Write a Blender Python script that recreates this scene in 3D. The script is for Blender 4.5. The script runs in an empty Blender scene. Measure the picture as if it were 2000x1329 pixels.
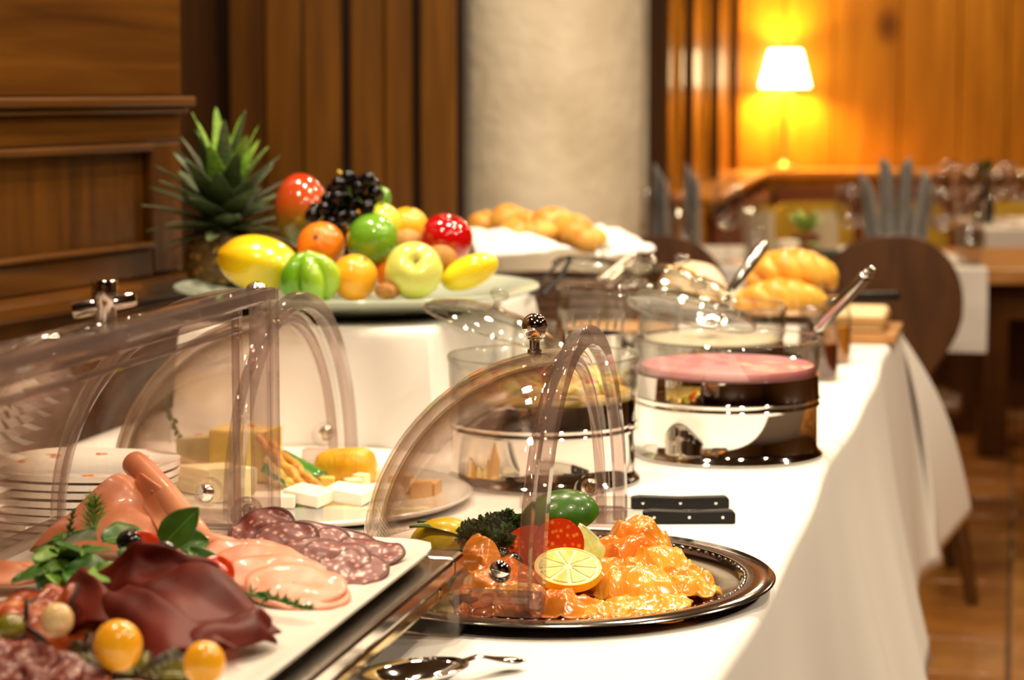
import bpy, math, random
from mathutils import Vector, Matrix, noise
R = math.radians; PI = math.pi
rnd = random.Random(7)
S = bpy.context.scene; C = S.collection

# ------------------------------------------------------------------ camera, world, lights, exposure
PITCH = math.atan(489.5/4500)
CAMZ = 1.20
cd = bpy.data.cameras.new('camera'); cam = bpy.data.objects.new('camera', cd); C.objects.link(cam)
cam.location = (0, 0, CAMZ); cam.rotation_euler = (PI/2-PITCH, 0, 0)
cd.sensor_width = 36; cd.lens = 81; cd.clip_start = .05; cd.clip_end = 60
cd.dof.use_dof = True; cd.dof.focus_distance = 2.08; cd.dof.aperture_fstop = 6.3
S.camera = cam
S.view_settings.view_transform = 'Standard'; S.view_settings.look = 'None'
S.view_settings.gamma = 1; S.view_settings.exposure = 0.0
try: S.view_settings.use_curve_mapping = False
except Exception: pass
cy = S.cycles
cy.max_bounces = 14; cy.diffuse_bounces = 3; cy.glossy_bounces = 6; cy.transmission_bounces = 10; cy.transparent_max_bounces = 24
cy.sample_clamp_indirect = 6; cy.caustics_reflective = False; cy.caustics_refractive = False
cy.use_denoising = True
w = bpy.data.worlds.new('world'); S.world = w; w.use_nodes = True
w.node_tree.nodes['Background'].inputs[0].default_value = (.5, .4, .3, 1)
w.node_tree.nodes['Background'].inputs[1].default_value = .2

def area(name, loc, size, power, col, rot=(0, 0, 0), shape='DISK', sy=None, spread=None):
    l = bpy.data.lights.new(name, 'AREA'); l.shape = shape; l.size = size
    if sy: l.size_y = sy
    l.energy = power; l.color = col
    if spread: l.spread = spread
    o = bpy.data.objects.new(name, l); o.location = loc; o.rotation_euler = rot; C.objects.link(o); return o
WARM = (1, .80, .56)
for i, (x, y, p) in enumerate([(.75, 1.15, 9), (-.55, 1.7, 11), (.15, 2.75, 15), (-.45, 3.0, 10), (.85, 2.6, 11), (.45, 4.1, 13), (.1, .2, 6), (1.3, 3.6, 9), (2.1, 1.3, 13), (2.3, 2.7, 13)]):  # last two are unseen fill lamps, added to brighten the hanging side cloth
    area('ceiling_spot_and_fill', (x, y, 2.52), .12, p*1.65, WARM)
for (x, y, p) in [(1.1, 6.2, 18), (2.0, 7.6, 22), (1.3, 8.3, 8), (2.6, 5.4, 7)]:
    area('room_spot', (x, y, 2.52), .2, p, (1, .76, .46))

# ------------------------------------------------------------------ pixel -> place helpers (2000 x 1329)
F = 4500.0
def ray(px, py):
    f = Vector((0, math.cos(PITCH), -math.sin(PITCH))); u = Vector((0, math.sin(PITCH), math.cos(PITCH)))
    return f + Vector((1, 0, 0))*((px-1000)/F) + u*((664.5-py)/F)
def at(px, py, z):
    d = ray(px, py); t = (z-CAMZ)/d.z; return Vector((d.x*t, d.y*t, z))
def dep(px, py, y):
    d = ray(px, py); t = y/d.y; return Vector((d.x*t, y, CAMZ+d.z*t))
TH = R(12.4)                                   # heading of the table
U = Vector((math.sin(TH), math.cos(TH), 0)); V = Vector((math.cos(TH), -math.sin(TH), 0))
T0 = Vector((.20, 1.90, 0)); TZ = .75
def tab(x, y, z=TZ): return T0 + V*x + U*y + Vector((0, 0, z))

# ------------------------------------------------------------------ mesh helpers
class M:
    def __init__(s): s.v = []; s.f = []; s.T = Matrix.Identity(4)
    def at(s, loc=(0, 0, 0), rot=(0, 0, 0), sc=(1, 1, 1)):
        from mathutils import Euler
        if not hasattr(sc, '__len__'): sc = (sc,)*3
        s.T = Matrix.Translation(loc) @ Euler(rot).to_matrix().to_4x4() @ Matrix.Diagonal((*sc, 1)); return s
    def P(s, p): s.v.append(tuple(s.T @ Vector(p)))
    def grid(s, fn, nu, nv, cu=False, cv=False, flip=False):
        b = len(s.v); ru = nu if cu else nu+1; rv = nv if cv else nv+1
        for i in range(ru):
            for j in range(rv): s.P(fn(i/nu, j/nv))
        for i in range(nu):
            for j in range(nv):
                a = b+i*rv+j; c = b+((i+1) % ru)*rv+j; d = b+((i+1) % ru)*rv+(j+1) % rv; e = b+i*rv+(j+1) % rv
                s.f.append((a, e, d, c) if flip else (a, c, d, e))
        return s
    def lathe(s, pr, n=32):                    # pr: list of (r,z), bottom/outside order
        b = len(s.v); m = len(pr)
        for i in range(n):
            a = 2*PI*i/n
            for r, z in pr: s.P((r*math.cos(a), r*math.sin(a), z))
        for i in range(n):
            for j in range(m-1):
                a = b+i*m+j; c = b+((i+1) % n)*m+j
                s.f.append((a, c, c+1, a+1))
        return s
    def ball(s, r=1, n=20, m=14, fn=None):
        if not hasattr(r, '__len__'): r = (r, r, r)
        b = len(s.v)
        def pt(i, j):
            a = 2*PI*i/n; t = PI*j/m; d = Vector((math.sin(t)*math.cos(a), math.sin(t)*math.sin(a), math.cos(t)))
            k = fn(d) if fn else 1
            return Vector((d.x*r[0], d.y*r[1], d.z*r[2]))*k
        s.P(pt(0, 0))
        for j in range(1, m):
            for i in range(n): s.P(pt(i, j))
        s.P(pt(0, m)); e = len(s.v)-1
        for i in range(n):
            k = (i+1) % n
            s.f.append((b, b+1+i, b+1+k)); s.f.append((e, b+1+(m-2)*n+k, b+1+(m-2)*n+i))
            for j in range(m-2):
                p = b+1+j*n; s.f.append((p+i, p+n+i, p+n+k, p+k))
        return s
    def tube(s, pts, r, n=10, cap=True, sy=1.0):
        pts = [Vector(p) for p in pts]; rr = r if hasattr(r, '__len__') else [r]*len(pts); b = len(s.v)
        prev = None
        for k, p in enumerate(pts):
            t = (pts[min(k+1, len(pts)-1)]-pts[max(k-1, 0)]).normalized()
            if prev is None:
                up = Vector((0, 0, 1)) if abs(t.z) < .9 else Vector((1, 0, 0)); a = t.cross(up).normalized()
            else: a = (prev - t*prev.dot(t)).normalized()
            prev = a; c = t.cross(a)
            for i in range(n):
                q = 2*PI*i/n; s.P(p + a*math.cos(q)*rr[k] + c*math.sin(q)*rr[k]*sy)
        for k in range(len(pts)-1):
            for i in range(n):
                j = (i+1) % n; s.f.append((b+k*n+i, b+k*n+j, b+(k+1)*n+j, b+(k+1)*n+i))
        if cap:
            s.f.append(tuple(b+i for i in range(n))[::-1]); e = b+(len(pts)-1)*n; s.f.append(tuple(e+i for i in range(n)))
        return s
    def box(s, c, d):
        b = len(s.v); x, y, z = d[0]/2, d[1]/2, d[2]/2
        for i, j, k in ((-1,-1,-1),(1,-1,-1),(1,1,-1),(-1,1,-1),(-1,-1,1),(1,-1,1),(1,1,1),(-1,1,1)):
            s.P((c[0]+i*x, c[1]+j*y, c[2]+k*z))
        for f in ((0,3,2,1),(4,5,6,7),(0,1,5,4),(1,2,6,5),(2,3,7,6),(3,0,4,7)): s.f.append(tuple(b+q for q in f))
        return s
    def prism(s, poly, z0, z1):
        b = len(s.v); n = len(poly)
        for z in (z0, z1):
            for p in poly: s.P((p[0], p[1], z))
        s.f.append(tuple(b+i for i in range(n))[::-1]); s.f.append(tuple(b+n+i for i in range(n)))
        for i in range(n): j = (i+1) % n; s.f.append((b+i, b+j, b+n+j, b+n+i))
        return s
    def obj(s, name, mat, parent=None, smooth=True, bevel=0, sub=0, solid=0, loc=None, rot=None, kind=None, label=None, seg=2):
        me = bpy.data.meshes.new(name); me.from_pydata(s.v, [], s.f); me.update()
        if smooth:
            me.polygons.foreach_set('use_smooth', [True]*len(me.polygons))
        me.materials.append(mat)
        o = bpy.data.objects.new(name, me); C.objects.link(o)
        if parent: o.parent = parent
        if loc is not None: o.location = loc
        if rot is not None: o.rotation_euler = rot
        if solid: m = o.modifiers.new('s', 'SOLIDIFY'); m.thickness = solid; m.offset = 0
        if bevel:
            m = o.modifiers.new('b', 'BEVEL'); m.width = bevel; m.segments = seg; m.limit_method = 'ANGLE'; m.angle_limit = R(40)
            if smooth:
                me.set_sharp_from_angle(angle=R(35)) if hasattr(me, 'set_sharp_from_angle') else None
        elif smooth and hasattr(me, 'set_sharp_from_angle'): me.set_sharp_from_angle(angle=R(50))
        if sub: m = o.modifiers.new('u', 'SUBSURF'); m.levels = sub; m.render_levels = sub
        if kind: o['kind'] = kind
        if label: o['label'] = label
        return o

def tag(o, label, cat, group=None, kind=None):
    o['label'] = label; o['category'] = cat
    if group: o['group'] = group
    if kind: o['kind'] = kind
    return o
def thing(name, label, cat, loc=(0, 0, 0), rz=0, group=None, rot=None):
    o = bpy.data.objects.new(name, None); C.objects.link(o); o.empty_display_size = .02
    o.location = loc; o.rotation_euler = rot if rot else (0, 0, rz); return tag(o, label, cat, group)
def kids(o): return [c for c in C.objects if c.parent == o]
def copy_tree(o, parent=None):
    c = o.copy(); C.objects.link(c); c.parent = parent
    for ch in kids(o): copy_tree(ch, c)
    return c
def dup(o, loc, rot=None, label=None, sc=None, group=None):
    c = copy_tree(o); c.location = loc
    if rot is not None: c.rotation_euler = rot
    if label: c['label'] = label
    if group: c['group'] = group
    if sc: c.scale = (sc,)*3 if not hasattr(sc, '__len__') else sc
    return c
def NZ(x, y, z=0.0, s=1.0): return noise.noise(Vector((x*s, y*s, z*s)))

# ------------------------------------------------------------------ materials
def mat(name):
    m = bpy.data.materials.new(name); m.use_nodes = True; return m, m.node_tree, m.node_tree.nodes['Principled BSDF']
def pm(name, col, rough=.5, metal=0, col2=None, scale=20, stretch=(1, 1, 1), bump=0, bscale=None, sss=0, ssr=(1, .4, .2), coat=0, spec=.5, lo=.35, hi=.65, detail=4, trans=0, ior=1.45, bdist=.01, emit=None, es=0):
    m, t, b = mat(name); n = t.nodes; L = t.links.new
    b.inputs['Base Color'].default_value = (*col, 1); b.inputs['Roughness'].default_value = rough; b.inputs['Metallic'].default_value = metal
    b.inputs['Specular IOR Level'].default_value = spec; b.inputs['Coat Weight'].default_value = coat; b.inputs['Coat Roughness'].default_value = .06
    b.inputs['Transmission Weight'].default_value = trans; b.inputs['IOR'].default_value = ior
    if sss: b.inputs['Subsurface Weight'].default_value = sss; b.inputs['Subsurface Radius'].default_value = ssr; b.inputs['Subsurface Scale'].default_value = .006
    if emit: b.inputs['Emission Color'].default_value = (*emit, 1); b.inputs['Emission Strength'].default_value = es
    if col2 or bump:
        tc = n.new('ShaderNodeTexCoord'); mp = n.new('ShaderNodeMapping'); mp.inputs['Scale'].default_value = stretch
        L(tc.outputs['Object'], mp.inputs['Vector'])
        if col2:
            nt = n.new('ShaderNodeTexNoise'); nt.inputs['Scale'].default_value = scale; nt.inputs['Detail'].default_value = detail
            L(mp.outputs[0], nt.inputs['Vector']); cr = n.new('ShaderNodeValToRGB')
            cr.color_ramp.elements[0].position = lo; cr.color_ramp.elements[1].position = hi
            cr.color_ramp.elements[0].color = (*col, 1); cr.color_ramp.elements[1].color = (*col2, 1)
            L(nt.outputs[0], cr.inputs[0]); L(cr.outputs[0], b.inputs['Base Color'])
        if bump:
            n2 = n.new('ShaderNodeTexNoise'); n2.inputs['Scale'].default_value = bscale or scale; n2.inputs['Detail'].default_value = 3
            L(mp.outputs[0], n2.inputs['Vector']); bp = n.new('ShaderNodeBump'); bp.inputs['Strength'].default_value = bump; bp.inputs['Distance'].default_value = bdist
            L(n2.outputs[0], bp.inputs['Height']); L(bp.outputs[0], b.inputs['Normal'])
    return m
def wood(name, dark, light, scale=3, stretch=(8, 8, .6), rough=.35, knots=False, coat=.2):
    m, t, b = mat(name); n = t.nodes; L = t.links.new
    b.inputs['Roughness'].default_value = rough; b.inputs['Coat Weight'].default_value = coat; b.inputs['Coat Roughness'].default_value = .15; b.inputs['Specular IOR Level'].default_value = .25
    tc = n.new('ShaderNodeTexCoord'); mp = n.new('ShaderNodeMapping'); mp.inputs['Scale'].default_value = stretch
    L(tc.outputs['Object'], mp.inputs['Vector'])
    nt = n.new('ShaderNodeTexNoise'); nt.inputs['Scale'].default_value = scale; nt.inputs['Detail'].default_value = 8; nt.inputs['Distortion'].default_value = .6
    L(mp.outputs[0], nt.inputs['Vector']); cr = n.new('ShaderNodeValToRGB')
    cr.color_ramp.elements[0].position = .3; cr.color_ramp.elements[1].position = .7
    cr.color_ramp.elements[0].color = (*dark, 1); cr.color_ramp.elements[1].color = (*light, 1)
    L(nt.outputs[0], cr.inputs[0]); out = cr.outputs[0]
    if knots:
        vo = n.new('ShaderNodeTexVoronoi'); vo.inputs['Scale'].default_value = 2.6; mp2 = n.new('ShaderNodeMapping'); mp2.inputs['Scale'].default_value = (1, 1, .7)
        L(tc.outputs['Object'], mp2.inputs['Vector']); L(mp2.outputs[0], vo.inputs['Vector'])
        c2 = n.new('ShaderNodeValToRGB'); c2.color_ramp.elements[0].position = .05; c2.color_ramp.elements[1].position = .17
        c2.color_ramp.elements[0].color = (.25, .16, .1, 1); c2.color_ramp.elements[1].color = (1, 1, 1, 1)
        L(vo.outputs['Distance'], c2.inputs[0]); mx = n.new('ShaderNodeMix'); mx.data_type = 'RGBA'; mx.blend_type = 'MULTIPLY'; mx.inputs[0].default_value = 1
        L(out, mx.inputs[6]); L(c2.outputs[0], mx.inputs[7]); out = mx.outputs[2]
    L(out, b.inputs['Base Color']); return m
def thin(name, tint=(.97, .96, .95), gloss=1.45, rough=.02, milk=0.0, milkcol=(.8, .7, .66), rimtint=None):
    m, t, b = mat(name); n = t.nodes; L = t.links.new; n.remove(b)
    tr = n.new('ShaderNodeBsdfTransparent'); tr.inputs[0].default_value = (*tint, 1)
    gl = n.new('ShaderNodeBsdfGlossy'); gl.inputs['Roughness'].default_value = rough; gl.inputs[0].default_value = (1, 1, 1, 1)
    lw = n.new('ShaderNodeLayerWeight'); pw = n.new('ShaderNodeMath'); pw.operation = 'POWER'; pw.inputs[1].default_value = 4.5
    L(lw.outputs['Facing'], pw.inputs[0]); fr = n.new('ShaderNodeMath'); fr.operation = 'MULTIPLY_ADD'; fr.inputs[1].default_value = .75*(gloss-1)*1.6; fr.inputs[2].default_value = .05
    lw.inputs[0].default_value = .5; L(pw.outputs[0], fr.inputs[0])
    mx = n.new('ShaderNodeMixShader'); L(fr.outputs[0], mx.inputs[0]); L(gl.outputs[0], mx.inputs[2])
    src = tr.outputs[0]
    if rimtint:
        p2 = n.new('ShaderNodeMath'); p2.operation = 'POWER'; p2.inputs[1].default_value = 3.0; L(lw.outputs['Facing'], p2.inputs[0])
        cm = n.new('ShaderNodeMix'); cm.data_type = 'RGBA'; L(p2.outputs[0], cm.inputs[0]); cm.inputs[6].default_value = (*tint, 1); cm.inputs[7].default_value = (*rimtint, 1); L(cm.outputs[2], tr.inputs[0])
    if milk:
        df = n.new('ShaderNodeBsdfDiffuse'); df.inputs[0].default_value = (*milkcol, 1); tl = n.new('ShaderNodeBsdfTranslucent'); tl.inputs[0].default_value = (*milkcol, 1)
        a = n.new('ShaderNodeMixShader'); L(df.outputs[0], a.inputs[1]); L(tl.outputs[0], a.inputs[2])
        c = n.new('ShaderNodeMixShader'); c.inputs[0].default_value = milk; L(tr.outputs[0], c.inputs[1]); L(a.outputs[0], c.inputs[2]); src = c.outputs[0]
    L(src, mx.inputs[1]); L(mx.outputs[0], n['Material Output'].inputs[0]); return m
def spots(name, base, fat, scale, rough=.4, lo=.25, hi=.4):
    m, t, b = mat(name); n = t.nodes; L = t.links.new
    tc = n.new('ShaderNodeTexCoord'); vo = n.new('ShaderNodeTexVoronoi'); vo.inputs['Scale'].default_value = scale
    nz = n.new('ShaderNodeTexNoise'); nz.inputs['Scale'].default_value = scale*.8; ad = n.new('ShaderNodeMix'); ad.data_type = 'RGBA'; ad.blend_type = 'ADD'; ad.inputs[0].default_value = .004
    L(tc.outputs['Object'], ad.inputs[6]); L(nz.outputs['Color'], ad.inputs[7]); L(ad.outputs[2], vo.inputs['Vector'])
    cr = n.new('ShaderNodeValToRGB'); cr.color_ramp.elements[0].position = lo; cr.color_ramp.elements[1].position = hi
    cr.color_ramp.elements[0].color = (*fat, 1); cr.color_ramp.elements[1].color = (*base, 1)
    L(vo.outputs['Distance'], cr.inputs[0]); L(cr.outputs[0], b.inputs['Base Color']); b.inputs['Roughness'].default_value = rough
    b.inputs['Coat Weight'].default_value = .2; b.inputs['Coat Roughness'].default_value = .2
    return m
def zgrad(name, stops, rough=.25, coat=.4, axis=2, bump=0, bscale=60, lo=0, hi=1, nscale=8, namt=.15):
    m, t, b = mat(name); n = t.nodes; L = t.links.new
    tc = n.new('ShaderNodeTexCoord'); sp = n.new('ShaderNodeSeparateXYZ'); L(tc.outputs['Object'], sp.inputs[0])
    mr = n.new('ShaderNodeMapRange'); mr.inputs[1].default_value = lo; mr.inputs[2].default_value = hi; L(sp.outputs[axis], mr.inputs[0])
    nt = n.new('ShaderNodeTexNoise'); nt.inputs['Scale'].default_value = nscale/max(abs(hi-lo), .01)*.2; L(tc.outputs['Object'], nt.inputs[0])
    ma = n.new('ShaderNodeMath'); ma.operation = 'MULTIPLY_ADD'; ma.inputs[1].default_value = namt*2; L(nt.outputs[0], ma.inputs[0]); L(mr.outputs[0], ma.inputs[2])
    m2 = n.new('ShaderNodeMath'); m2.operation = 'SUBTRACT'; m2.inputs[1].default_value = namt; L(ma.outputs[0], m2.inputs[0])
    cr = n.new('ShaderNodeValToRGB'); e = cr.color_ramp.elements
    while len(e) < len(stops): e.new(.5)
    for k, (p, c) in enumerate(stops): e[k].position = p; e[k].color = (*c, 1)
    L(m2.outputs[0], cr.inputs[0]); L(cr.outputs[0], b.inputs['Base Color'])
    b.inputs['Roughness'].default_value = rough; b.inputs['Coat Weight'].default_value = coat; b.inputs['Coat Roughness'].default_value = .05
    return m

CLOTH = pm('linen', (.86, .83, .79), .85, bump=.25, scale=900, stretch=(1, 1, 1), bdist=.0006, spec=.2)
CLOTH2 = pm('skirt_linen_daylight_tint', (.72, .71, .82), .85, spec=.2)  # lilac cast of cool daylight put into the cloth colour
NAPK = pm('napkin_cloth', (.85, .82, .82), .8, spec=.2)
CHROME = pm('chrome', (.80, .77, .73), .05, 1)
STEEL = pm('brushed_steel', (.62, .60, .56), .16, 1)
TRAY = pm('polished_tray_steel', (.52, .48, .46), .1, 1)
SHELL = thin('clear_acrylic', (.985, .972, .965), 1.44, rimtint=(.60, .49, .40))
EDGE = thin('acrylic_edge', (.86, .79, .77), 1.5, .04, .16, (.55, .47, .43), rimtint=(.40, .32, .28))
GLASS = thin('thin_glass', (.965, .97, .96), 1.5, rimtint=(.5, .48, .42))
GLASSD = thin('glass_rim', (.80, .82, .78), 1.6, .03, .12)
WOOD = wood('dark_wainscot', (.045, .0145, .0010), (.105, .037, .003), coat=.05)
WOODH = wood('wainscot_rail', (.050, .016, .0012), (.120, .043, .0035), stretch=(.6, .6, 9), coat=.05)
PLANK = wood('plank_wood', (.075, .026, .0018), (.165, .062, .005), stretch=(9, 9, .5), knots=True, coat=.06)
DARKW = wood('shadow_dark_wood', (.012, .004, .001), (.025, .009, .003), coat=0)  # near-black tone paints in the recess shadow; also backs the planks
PINE = wood('knotty_pine', (.36, .135, .004), (.56, .235, .012), stretch=(6, 6, .5), knots=True, rough=.4, coat=.25)
LEDGE = wood('pine_ledge', (.55, .22, .03), (.8, .38, .07), stretch=(1, 1, 8), rough=.3)
CHAIRW = wood('chair_wood', (.05, .017, .003), (.095, .034, .006), rough=.35)
TABLEW = wood('table_wood', (.32, .14, .035), (.5, .25, .08), stretch=(1, 8, 8))
PLASTER = pm('pillar_plaster', (.54, .46, .34), .9, col2=(.70, .62, .49), scale=5, bump=.35, bscale=30, bdist=.01, detail=8)
CEIL = pm('ceiling_boards', (.10, .05, .02), .5)
CERAM = pm('white_ceramic', (.85, .82, .77), .12, coat=.5)
PLATTER = pm('stone_platter', (.80, .76, .70), .3, coat=.2)

# ------------------------------------------------------------------ room
def struct(o): o['kind'] = 'structure'; return o
fl = struct(M().box((.5, 3.8, -.026), (7.6, 11.4, .04)).obj('floor', pm('grout', (.09, .06, .04), .9), smooth=False))
TILES = [pm('terracotta_%s' % k, c, .28, col2=d, scale=6, bump=.15, bscale=14, coat=.3) for k, c, d in
         (('warm', (.26, .095, .015), (.36, .145, .028)), ('dark', (.20, .07, .014), (.28, .11, .022)), ('pale', (.31, .13, .028), (.40, .18, .045)))]
proto = M().box((0, 0, 0), (.292, .292, .012)).obj('floor_tile', TILES[0], fl, bevel=.004)
tm = [proto.data] + [proto.data.copy() for _ in TILES[1:]]
for k, m_ in enumerate(tm): m_.materials[0] = TILES[k]
first = True
for i in range(0, 12):
    for j in range(0, 17):
        o = proto if first else proto.copy()
        if not first: C.objects.link(o); o.data = tm[rnd.randrange(3)]
        first = False
        o.location = V*(-.75+i*.3)+U*(4.0+j*.3)+Vector((0, 0, -.004+rnd.uniform(-.001, .001))); o.rotation_euler = (rnd.uniform(-.004, .004), rnd.uniform(-.004, .004), -TH)
struct(M().box((.5, 3.8, 2.62), (7.6, 11.4, .04)).obj('ceiling', CEIL, smooth=False))
struct(M().box((4.25, 3.8, 1.3), (.06, 11.4, 2.6)).obj('wall_right', wood('right_wainscot', (.05, .018, .004), (.10, .04, .008)), smooth=False))
struct(M().box((.5, -1.9, 1.3), (7.6, .06, 2.6)).obj('wall_front', wood('rear_wainscot', (.07, .026, .005), (.13, .05, .01)), smooth=False))
# left wainscot: local x runs along the wall away from the recess edge, towards the camera; local y is out of the wall
W1 = dep(352, 400, 3.4); W1.z = 0
wl = struct(thing('wall_left', '', '', W1, math.atan2(-1, -.4)))
for k in ('label', 'category'): del wl[k]
# local +x = direction (-.4,-1): away from W1; room side is local +y
def wbox(name, x0, x1, z0, z1, y0, y1, m, bv=.004):
    return M().box(((x0+x1)/2, (y0+y1)/2, (z0+z1)/2), (x1-x0, y1-y0, z1-z0)).obj(name, m, wl, smooth=False, bevel=bv)
wbox('backing_board', 0, 5.6, 0, 2.6, -.06, -.012, WOOD)
wbox('upper_panel', .0, 5.6, 1.19, 2.6, -.012, .006, WOODH)
wbox('cap_moulding', -.004, 5.6, 1.176, 1.19, -.01, .028, WOODH)
wbox('cap_moulding', -.002, 5.6, 1.166, 1.176, -.01, .018, WOODH)
wbox('top_rail', 0, 5.6, 1.124, 1.166, -.012, .004, WOODH)
wbox('stile', 0, .085, .935, 1.124, -.012, .004, WOOD)
wbox('stile', .95, 1.05, .935, 1.124, -.012, .004, WOOD)
wbox('stile', 1.95, 2.05, .935, 1.124, -.012, .004, WOOD)
wbox('panel_bead', .085, .95, 1.112, 1.124, -.012, .010, WOODH)
wbox('panel_bead', .085, .95, .972, .982, -.012, .010, WOODH)
wbox('bottom_rail', .085, 5.6, .93, .972, -.012, .004, WOODH)
wbox('ledge_moulding', -.01, 5.6, .902, .930, -.012, .045, WOODH, .008)
wbox('lower_board', 0, 5.6, 0, .902, -.012, .02, WOOD)
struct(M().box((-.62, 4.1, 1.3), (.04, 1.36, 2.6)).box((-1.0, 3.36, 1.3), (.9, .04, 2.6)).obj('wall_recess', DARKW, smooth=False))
# plank wall: every board a part
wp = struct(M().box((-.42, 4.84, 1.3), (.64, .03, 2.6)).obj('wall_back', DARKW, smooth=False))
def pxx(px, y): return (px-1000)/F*y
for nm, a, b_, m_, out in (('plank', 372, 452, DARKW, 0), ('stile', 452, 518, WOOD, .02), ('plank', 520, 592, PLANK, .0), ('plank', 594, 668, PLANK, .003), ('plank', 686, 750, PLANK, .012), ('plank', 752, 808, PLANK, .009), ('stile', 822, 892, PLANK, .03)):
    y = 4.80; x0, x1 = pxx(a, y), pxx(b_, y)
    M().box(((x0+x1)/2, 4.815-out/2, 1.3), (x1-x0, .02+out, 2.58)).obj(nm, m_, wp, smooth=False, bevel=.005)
# pillar
pc = (pxx(1062, 5.05), 5.05)
m = M()
m.grid(lambda u, v: (pc[0]+(.212+.003*NZ(math.cos(2*PI*u)*2, math.sin(2*PI*u)*2, v*5))*math.cos(2*PI*u), pc[1]+(.212+.003*NZ(math.cos(2*PI*u)*2, math.sin(2*PI*u)*2, v*5))*math.sin(2*PI*u), 2.6*v), 48, 40, cu=True)
struct(m.obj('pillar', PLASTER))
# wall between pillar and alcove, alcove walls
a0 = Vector((pxx(1262, 6.3), 6.3, 0)); a1 = Vector((pxx(1425, 9.0), 9.0, 0))
dirA = (a1-a0).normalized(); LA = (a1-a0).length
struct(M().box((-.2, 6.3, 1.3), (1.14, .05, 2.6)).obj('wall_end', PLASTER, smooth=False))
wa = struct(thing('wall_alcove', '', '', a0, math.atan2(dirA.y, dirA.x)))
for k in ('label', 'category'): del wa[k]
M().box((LA/2, .03, 1.3), (LA, .03, 2.6)).obj('backing_board', DARKW, wa, smooth=False)
M().box((.04, -.03, 1.3), (.12, .06, 2.6)).obj('corner_post', CHAIRW, wa, smooth=False, bevel=.01)
n = 6
for k in range(n):
    x0 = .14+(LA-.14)*k/n; x1 = x0+(LA-.14)/n-.03
    M().box(((x0+x1)/2, 0, 1.3), (x1-x0, .03, 2.6)).obj('plank', PINE, wa, smooth=False, bevel=.012)
for yy in (7.08, 7.94, 8.75):
    M().box(((yy-6.3)/.984, -.035, 1.3), (.04, .032, 2.6)).obj('groove_shade_strip', CHAIRW, wa, smooth=False, bevel=.006)  # added dark strips standing in for shaded grooves between planks
wf = struct(M().box((2.5, 9.06, 1.3), (3.6, .03, 2.6)).obj('wall_far', DARKW, smooth=False))
x = a1.x-.02
k = 0
while x < 3.9:
    wd = (.23, .19, .26)[k % 3]; k += 1
    M().box((x+wd/2, 9.03, 1.3), (wd-.004, .03, 2.6)).obj('plank', PINE, wf, smooth=False, bevel=.004); x += wd
# bench along alcove
RED = pm('brown_upholstery', (.16, .045, .015), .8)
bn = thing('corner_bench', 'pine corner bench with ledge-topped back below the glowing lamp', 'bench')
z = .882
for (p, d, L_, off) in ((a0+dirA*.5, dirA, LA-.5, 1), (a1, Vector((1, 0, 0)), 2.8, 1)):
    ang = math.atan2(d.y, d.x); nrm = Vector((d.y, -d.x, 0))
    c = p + d*L_/2 + nrm*.09; M().box((0, 0, 0), (L_, .15, .025)).obj('ledge', LEDGE, bn, smooth=False, bevel=.006, loc=(c.x, c.y, z), rot=(0, 0, ang))
    c = p + d*L_/2 + nrm*.07; M().box((0, 0, 0), (L_, .08, .36)).obj('back_board', PINE, bn, smooth=False, loc=(c.x, c.y, z-.20), rot=(0, 0, ang))
    c = p + d*L_/2 + nrm*.135; M().box((0, 0, 0), (L_-.3, .05, .26)).obj('back_cushion', RED, bn, bevel=.02, loc=(c.x, c.y, z-.19), rot=(0, 0, ang))
    c = p + d*L_/2 + nrm*.3; M().box((0, 0, 0), (L_-.2, .42, .06)).obj('seat', PINE, bn, smooth=False, bevel=.01, loc=(c.x, c.y, .43), rot=(0, 0, ang))
    c = p + d*L_/2 + nrm*.25; M().box((0, 0, 0), (L_-.2, .26, .40)).obj('base', CHAIRW, bn, smooth=False, loc=(c.x, c.y, .20), rot=(0, 0, ang))
# lamp on the ledge
lp = dep(1531, 336, 8.9); lp.z = z+.013
lt = thing('table_lamp', 'small lit lamp with white tapered shade on the bench ledge', 'lamp', lp)
M().lathe([(0, 0), (.06, 0), (.06, .008), (.02, .02), (.008, .04), (.007, .30), (.012, .31), (0, .32)], 20).obj('base', pm('brass', (.5, .3, .08), .45, 1), lt)
sm, t_, b_ = mat('lit_shade'); b_.inputs['Base Color'].default_value = (.9, .8, .6, 1); b_.inputs['Emission Color'].default_value = (1, .72, .36, 1); b_.inputs['Emission Strength'].default_value = 14
M().lathe([(.096, .315), (.060, .455)], 28).obj('lamp_shade', sm, lt, solid=.002)
pl = bpy.data.lights.new('lamp_bulb', 'POINT'); pl.energy = 34; pl.color = (1, .62, .22); pl.shadow_soft_size = .04
po = bpy.data.objects.new('lamp_bulb', pl); C.objects.link(po); po.location = lp + Vector((0, 0, .385))
exec_parts = []
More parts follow.
